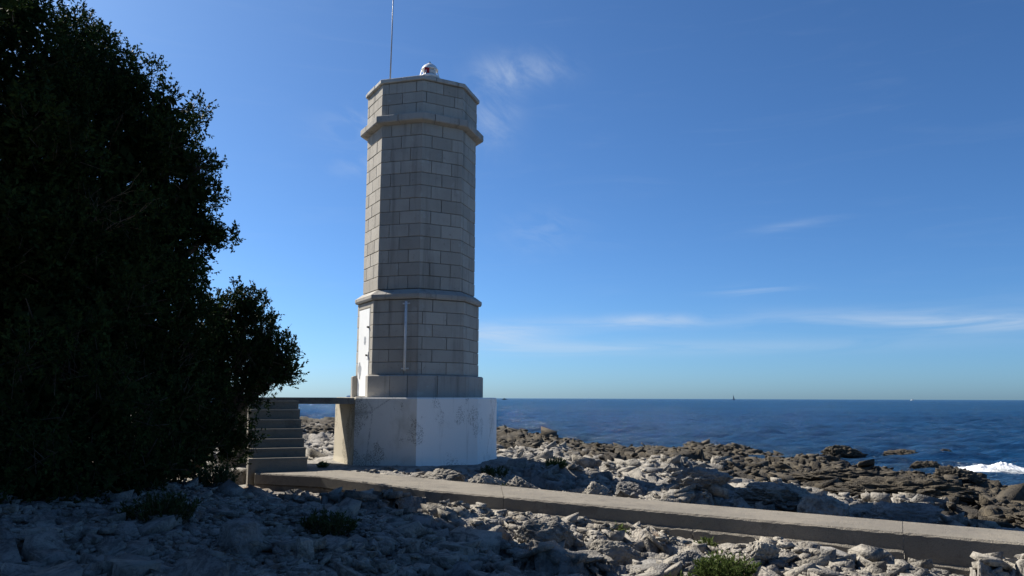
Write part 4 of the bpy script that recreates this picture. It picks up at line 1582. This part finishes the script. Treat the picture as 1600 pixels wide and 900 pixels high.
# the wood goes on to the left and behind the viewpoint; it keeps the foreground in shade
edge_tree = copy_tree(big_tree, (-9.6, 9.2, 0.3), 2.2, 'evergreen tree standing at the outer left edge of the wood', 'trees behind the viewpoint')
del edge_tree['group']
for loc_, rz_ in (((-6.5, -1.0, 0.2), 3.6), ((-1.5, -5.5, 0.1), 4.6), ((-6.0, 2.0, 0.2), 0.9), ((-2.8, -2.6, 0.1), 2.9), ((5.0, -7.0, 0.0), 5.4)):
    copy_tree(big_tree, loc_, rz_, 'evergreen tree of the wood behind the viewpoint', 'trees behind the viewpoint')

# dry bare twigs sticking out of the crown
dry = MB()
rnd = random.Random(4)
for (a, b) in (((-6.9, 12.0, 4.1), (-5.9, 11.6, 4.55)), ((-6.8, 11.9, 4.2), (-6.2, 11.5, 4.1)), ((-6.5, 11.8, 3.8), (-5.7, 11.6, 4.2))):
    limb(dry, a, b, 0.012, 0.005, rnd, 5, 0.2, 4)
    for _ in range(12):
        t = rnd.uniform(0.3, 1.0)
        s = Vector(a).lerp(Vector(b), t)
        e = s + Vector((rnd.uniform(0, 0.5), rnd.uniform(-0.3, 0.1), rnd.uniform(-0.1, 0.4)))
        limb(dry, s, e, 0.005, 0.002, rnd, 3, 0.25, 3)
tag(dry.build('dry_branch', 'dry_twig'), 'bare dry twigs caught in the front of the tall evergreen', 'branch')


# ------------------------------------------------------------------ low plants
def plant(name, label, x, y, h, w, n, seed, mat='shrub_leaf', cat='plant', group=None):
    r = np.random.default_rng(seed)
    z = ground_z(x, y)
    root = empty(name, (x, y, z - 0.03))
    tag(root, label, cat, group)
    stems = MB()
    P, Dr = [], []
    for k in range(n):
        a = r.uniform(0, 6.28)
        rr = w * math.sqrt(r.random())
        lean = rr / w * 0.7
        hh = h * r.uniform(0.55, 1.05) * (1 - 0.45 * (rr / w) ** 2)
        b = Vector((0.55 * rr * math.cos(a), 0.55 * rr * math.sin(a), 0))
        t = b + Vector((math.cos(a) * lean * hh + r.normal(0, 0.05) * h, math.sin(a) * lean * hh + r.normal(0, 0.05) * h, hh))
        mid = b.lerp(t, 0.55) + Vector((0, 0, 0.08 * hh))
        stems.tube([b, mid, t], [0.005, 0.004, 0.002], 3, False)
        for q in range(int(16 + 60 * hh)):
            u = r.uniform(0.12, 1.0)
            p = b.lerp(mid, u / 0.55) if u < 0.55 else mid.lerp(t, (u - 0.55) / 0.45)
            P.append(tuple(p))
            d = (t - b).normalized() * 0.8 + Vector(r.normal(0, 0.55, 3))
            Dr.append(tuple(d.normalized()))
    stems.build('stems', 'dry_twig', root)
    P, Dr = np.array(P), np.array(Dr)
    m_ = len(P)
    wv = np.cross(Dr, r.normal(size=(m_, 3)))
    wv /= np.linalg.norm(wv, axis=1, keepdims=True)
    ll = r.uniform(0.035, 0.075, m_)[:, None]
    V = np.stack([P, P + Dr * ll * 0.5 + wv * ll * 0.13, P + Dr * ll, P + Dr * ll * 0.5 - wv * ll * 0.13], 1).reshape(-1, 3)
    np_mesh('leaves', V, np.arange(len(V)).reshape(-1, 4), mat, root, attrs={'tint': np.repeat(np.clip(r.normal(0.5, 0.25, m_), 0, 1), 4)})
    return root


plant('green_shrub', 'bright green bushy shrub among sunlit rocks at the bottom edge', 2.18, 8.35, 0.30, 0.36, 130, 1, cat='shrub')
plant('green_shrub', 'small olive green shrub left of the bright bushy shrub', 1.30, 8.35, 0.20, 0.22, 40, 2, cat='shrub')
plant('green_shrub', 'straggly green shrub between the two shrubs at the bottom edge', 1.70, 8.2, 0.18, 0.2, 34, 3, cat='shrub')
plant('green_shrub', 'tiny green tuft at the bottom edge right of the bushy shrub', 2.92, 8.2, 0.12, 0.12, 18, 4, cat='shrub')
plant('wall_plant', 'yellow green plant growing against the path footing right of center', 2.42, 10.25, 0.24, 0.16, 30, 5)
plant('wall_plant', 'sparse green plant at the path footing beside the upright white block', 1.45, 10.85, 0.20, 0.16, 24, 6)
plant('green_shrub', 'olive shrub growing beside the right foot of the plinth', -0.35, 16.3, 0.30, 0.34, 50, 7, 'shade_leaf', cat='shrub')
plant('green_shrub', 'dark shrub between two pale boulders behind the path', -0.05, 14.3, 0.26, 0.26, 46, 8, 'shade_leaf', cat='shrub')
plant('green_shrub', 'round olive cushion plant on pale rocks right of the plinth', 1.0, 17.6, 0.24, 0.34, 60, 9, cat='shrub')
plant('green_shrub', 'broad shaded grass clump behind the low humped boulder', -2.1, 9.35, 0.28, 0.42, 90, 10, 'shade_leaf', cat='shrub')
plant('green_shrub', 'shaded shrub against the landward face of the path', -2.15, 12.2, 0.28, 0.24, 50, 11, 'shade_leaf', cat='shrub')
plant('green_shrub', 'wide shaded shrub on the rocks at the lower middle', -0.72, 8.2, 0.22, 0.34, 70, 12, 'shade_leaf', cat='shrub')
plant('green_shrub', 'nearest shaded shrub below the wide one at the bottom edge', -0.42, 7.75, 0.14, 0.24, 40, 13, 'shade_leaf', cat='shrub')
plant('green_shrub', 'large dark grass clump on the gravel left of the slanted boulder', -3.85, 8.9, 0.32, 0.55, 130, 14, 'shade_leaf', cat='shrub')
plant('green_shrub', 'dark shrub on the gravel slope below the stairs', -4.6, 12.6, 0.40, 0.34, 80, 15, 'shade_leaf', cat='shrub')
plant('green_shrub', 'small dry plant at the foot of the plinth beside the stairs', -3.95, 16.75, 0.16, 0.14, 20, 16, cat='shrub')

# ------------------------------------------------------------------ boats on the horizon
def motorboat(label, x, y, L, rz, mats):
    root = empty('motorboat', (x, y, SEA), rz)
    tag(root, label, 'boat')
    m = MB()
    sec = [(-0.5, 0.13), (-0.2, 0.16), (0.2, 0.14), (0.42, 0.06), (0.5, 0.005)]
    vs, fs = [], []
    for t, w in sec:
        sh = 0.10 + 0.06 * max(0, t)
        vs += [(t * L, -w * L * 0.75, -0.03 * L), (t * L, -w * L, sh * L), (t * L, w * L, sh * L), (t * L, w * L * 0.75, -0.03 * L)]
    for i in range(len(sec) - 1):
        for k in range(4):
            fs.append((i * 4 + k, (i + 1) * 4 + k, (i + 1) * 4 + (k + 1) % 4, i * 4 + (k + 1) % 4))
    fs += [(0, 1, 2, 3), (19, 18, 17, 16)]
    m.add(vs, fs)
    m.build('hull', mats[0], root)
    m = MB()
    b = [(-0.25 * L, -0.1 * L), (0.18 * L, -0.1 * L), (0.18 * L, 0.1 * L), (-0.25 * L, 0.1 * L)]
    m.prism(b, 0.1 * L, 0.22 * L, [(-0.22 * L, -0.085 * L), (0.06 * L, -0.085 * L), (0.06 * L, 0.085 * L), (-0.22 * L, 0.085 * L)])
    m.build('cabin', mats[0], root)
    m = MB()
    m.prism([(-0.2 * L, -0.09 * L), (0.02 * L, -0.09 * L), (0.02 * L, 0.09 * L), (-0.2 * L, 0.09 * L)], 0.221 * L, 0.27 * L)
    m.build('flybridge', mats[1], root)
    m = MB()
    m.tube([(-0.12 * L, 0, 0.26 * L), (-0.14 * L, 0, 0.40 * L)], 0.008 * L, 5)
    m.build('mast', mats[1], root)
    return root


motorboat('small dark motorboat on the horizon just right of the lighthouse plinth', -11.5, 1280.0, 8.5, 0.3, ('hull_dark', 'hull_dark'))
motorboat('white motorboat speeding along the far horizon at right', 1110.0, 2200.0, 11.0, 0.05, ('hull_white', 'hull_dark'))
motorboat('white motorboat half hidden behind the lighthouse door step', -309.0, 1500.0, 24.0, 3.0, ('hull_white', 'hull_white'))
sail = empty('sailboat', (558.0, 2000.0, SEA), 0.25)
tag(sail, 'tiny grey sailboat on the horizon right of center', 'boat')
m = MB()
vs, fs = [], []
for t, w in ((-5, 1.1), (-1, 1.6), (2.5, 1.2), (5.5, 0.05)):
    vs += [(t, -w * 0.5, -0.4), (t, -w, 1.0 + 0.04 * t), (t, w, 1.0 + 0.04 * t), (t, w * 0.5, -0.4)]
for i in range(3):
    for k in range(4):
        fs.append((i * 4 + k, (i + 1) * 4 + k, (i + 1) * 4 + (k + 1) % 4, i * 4 + (k + 1) % 4))
fs += [(0, 1, 2, 3), (15, 14, 13, 12)]
m.add(vs, fs)
m.build('hull', 'hull_dark', sail)
m = MB()
m.tube([(-0.5, 0, 0.8), (-0.5, 0, 14.0)], [0.14, 0.08], 6)
m.build('mast', 'hull_dark', sail)
m = MB()
m.prism([(-0.3, -0.04), (3.6, 0.25), (3.6, 0.33), (-0.3, 0.04)], 1.8, 12.6, [(-0.3, -0.04), (-0.1, -0.02), (-0.1, 0.03), (-0.3, 0.04)])
m.build('mainsail', 'sail', sail)
m = MB()
m.tube([(-0.5, 0, 1.8), (4.2, 0.3, 1.7)], 0.12, 5)
m.build('boom', 'hull_dark', sail)
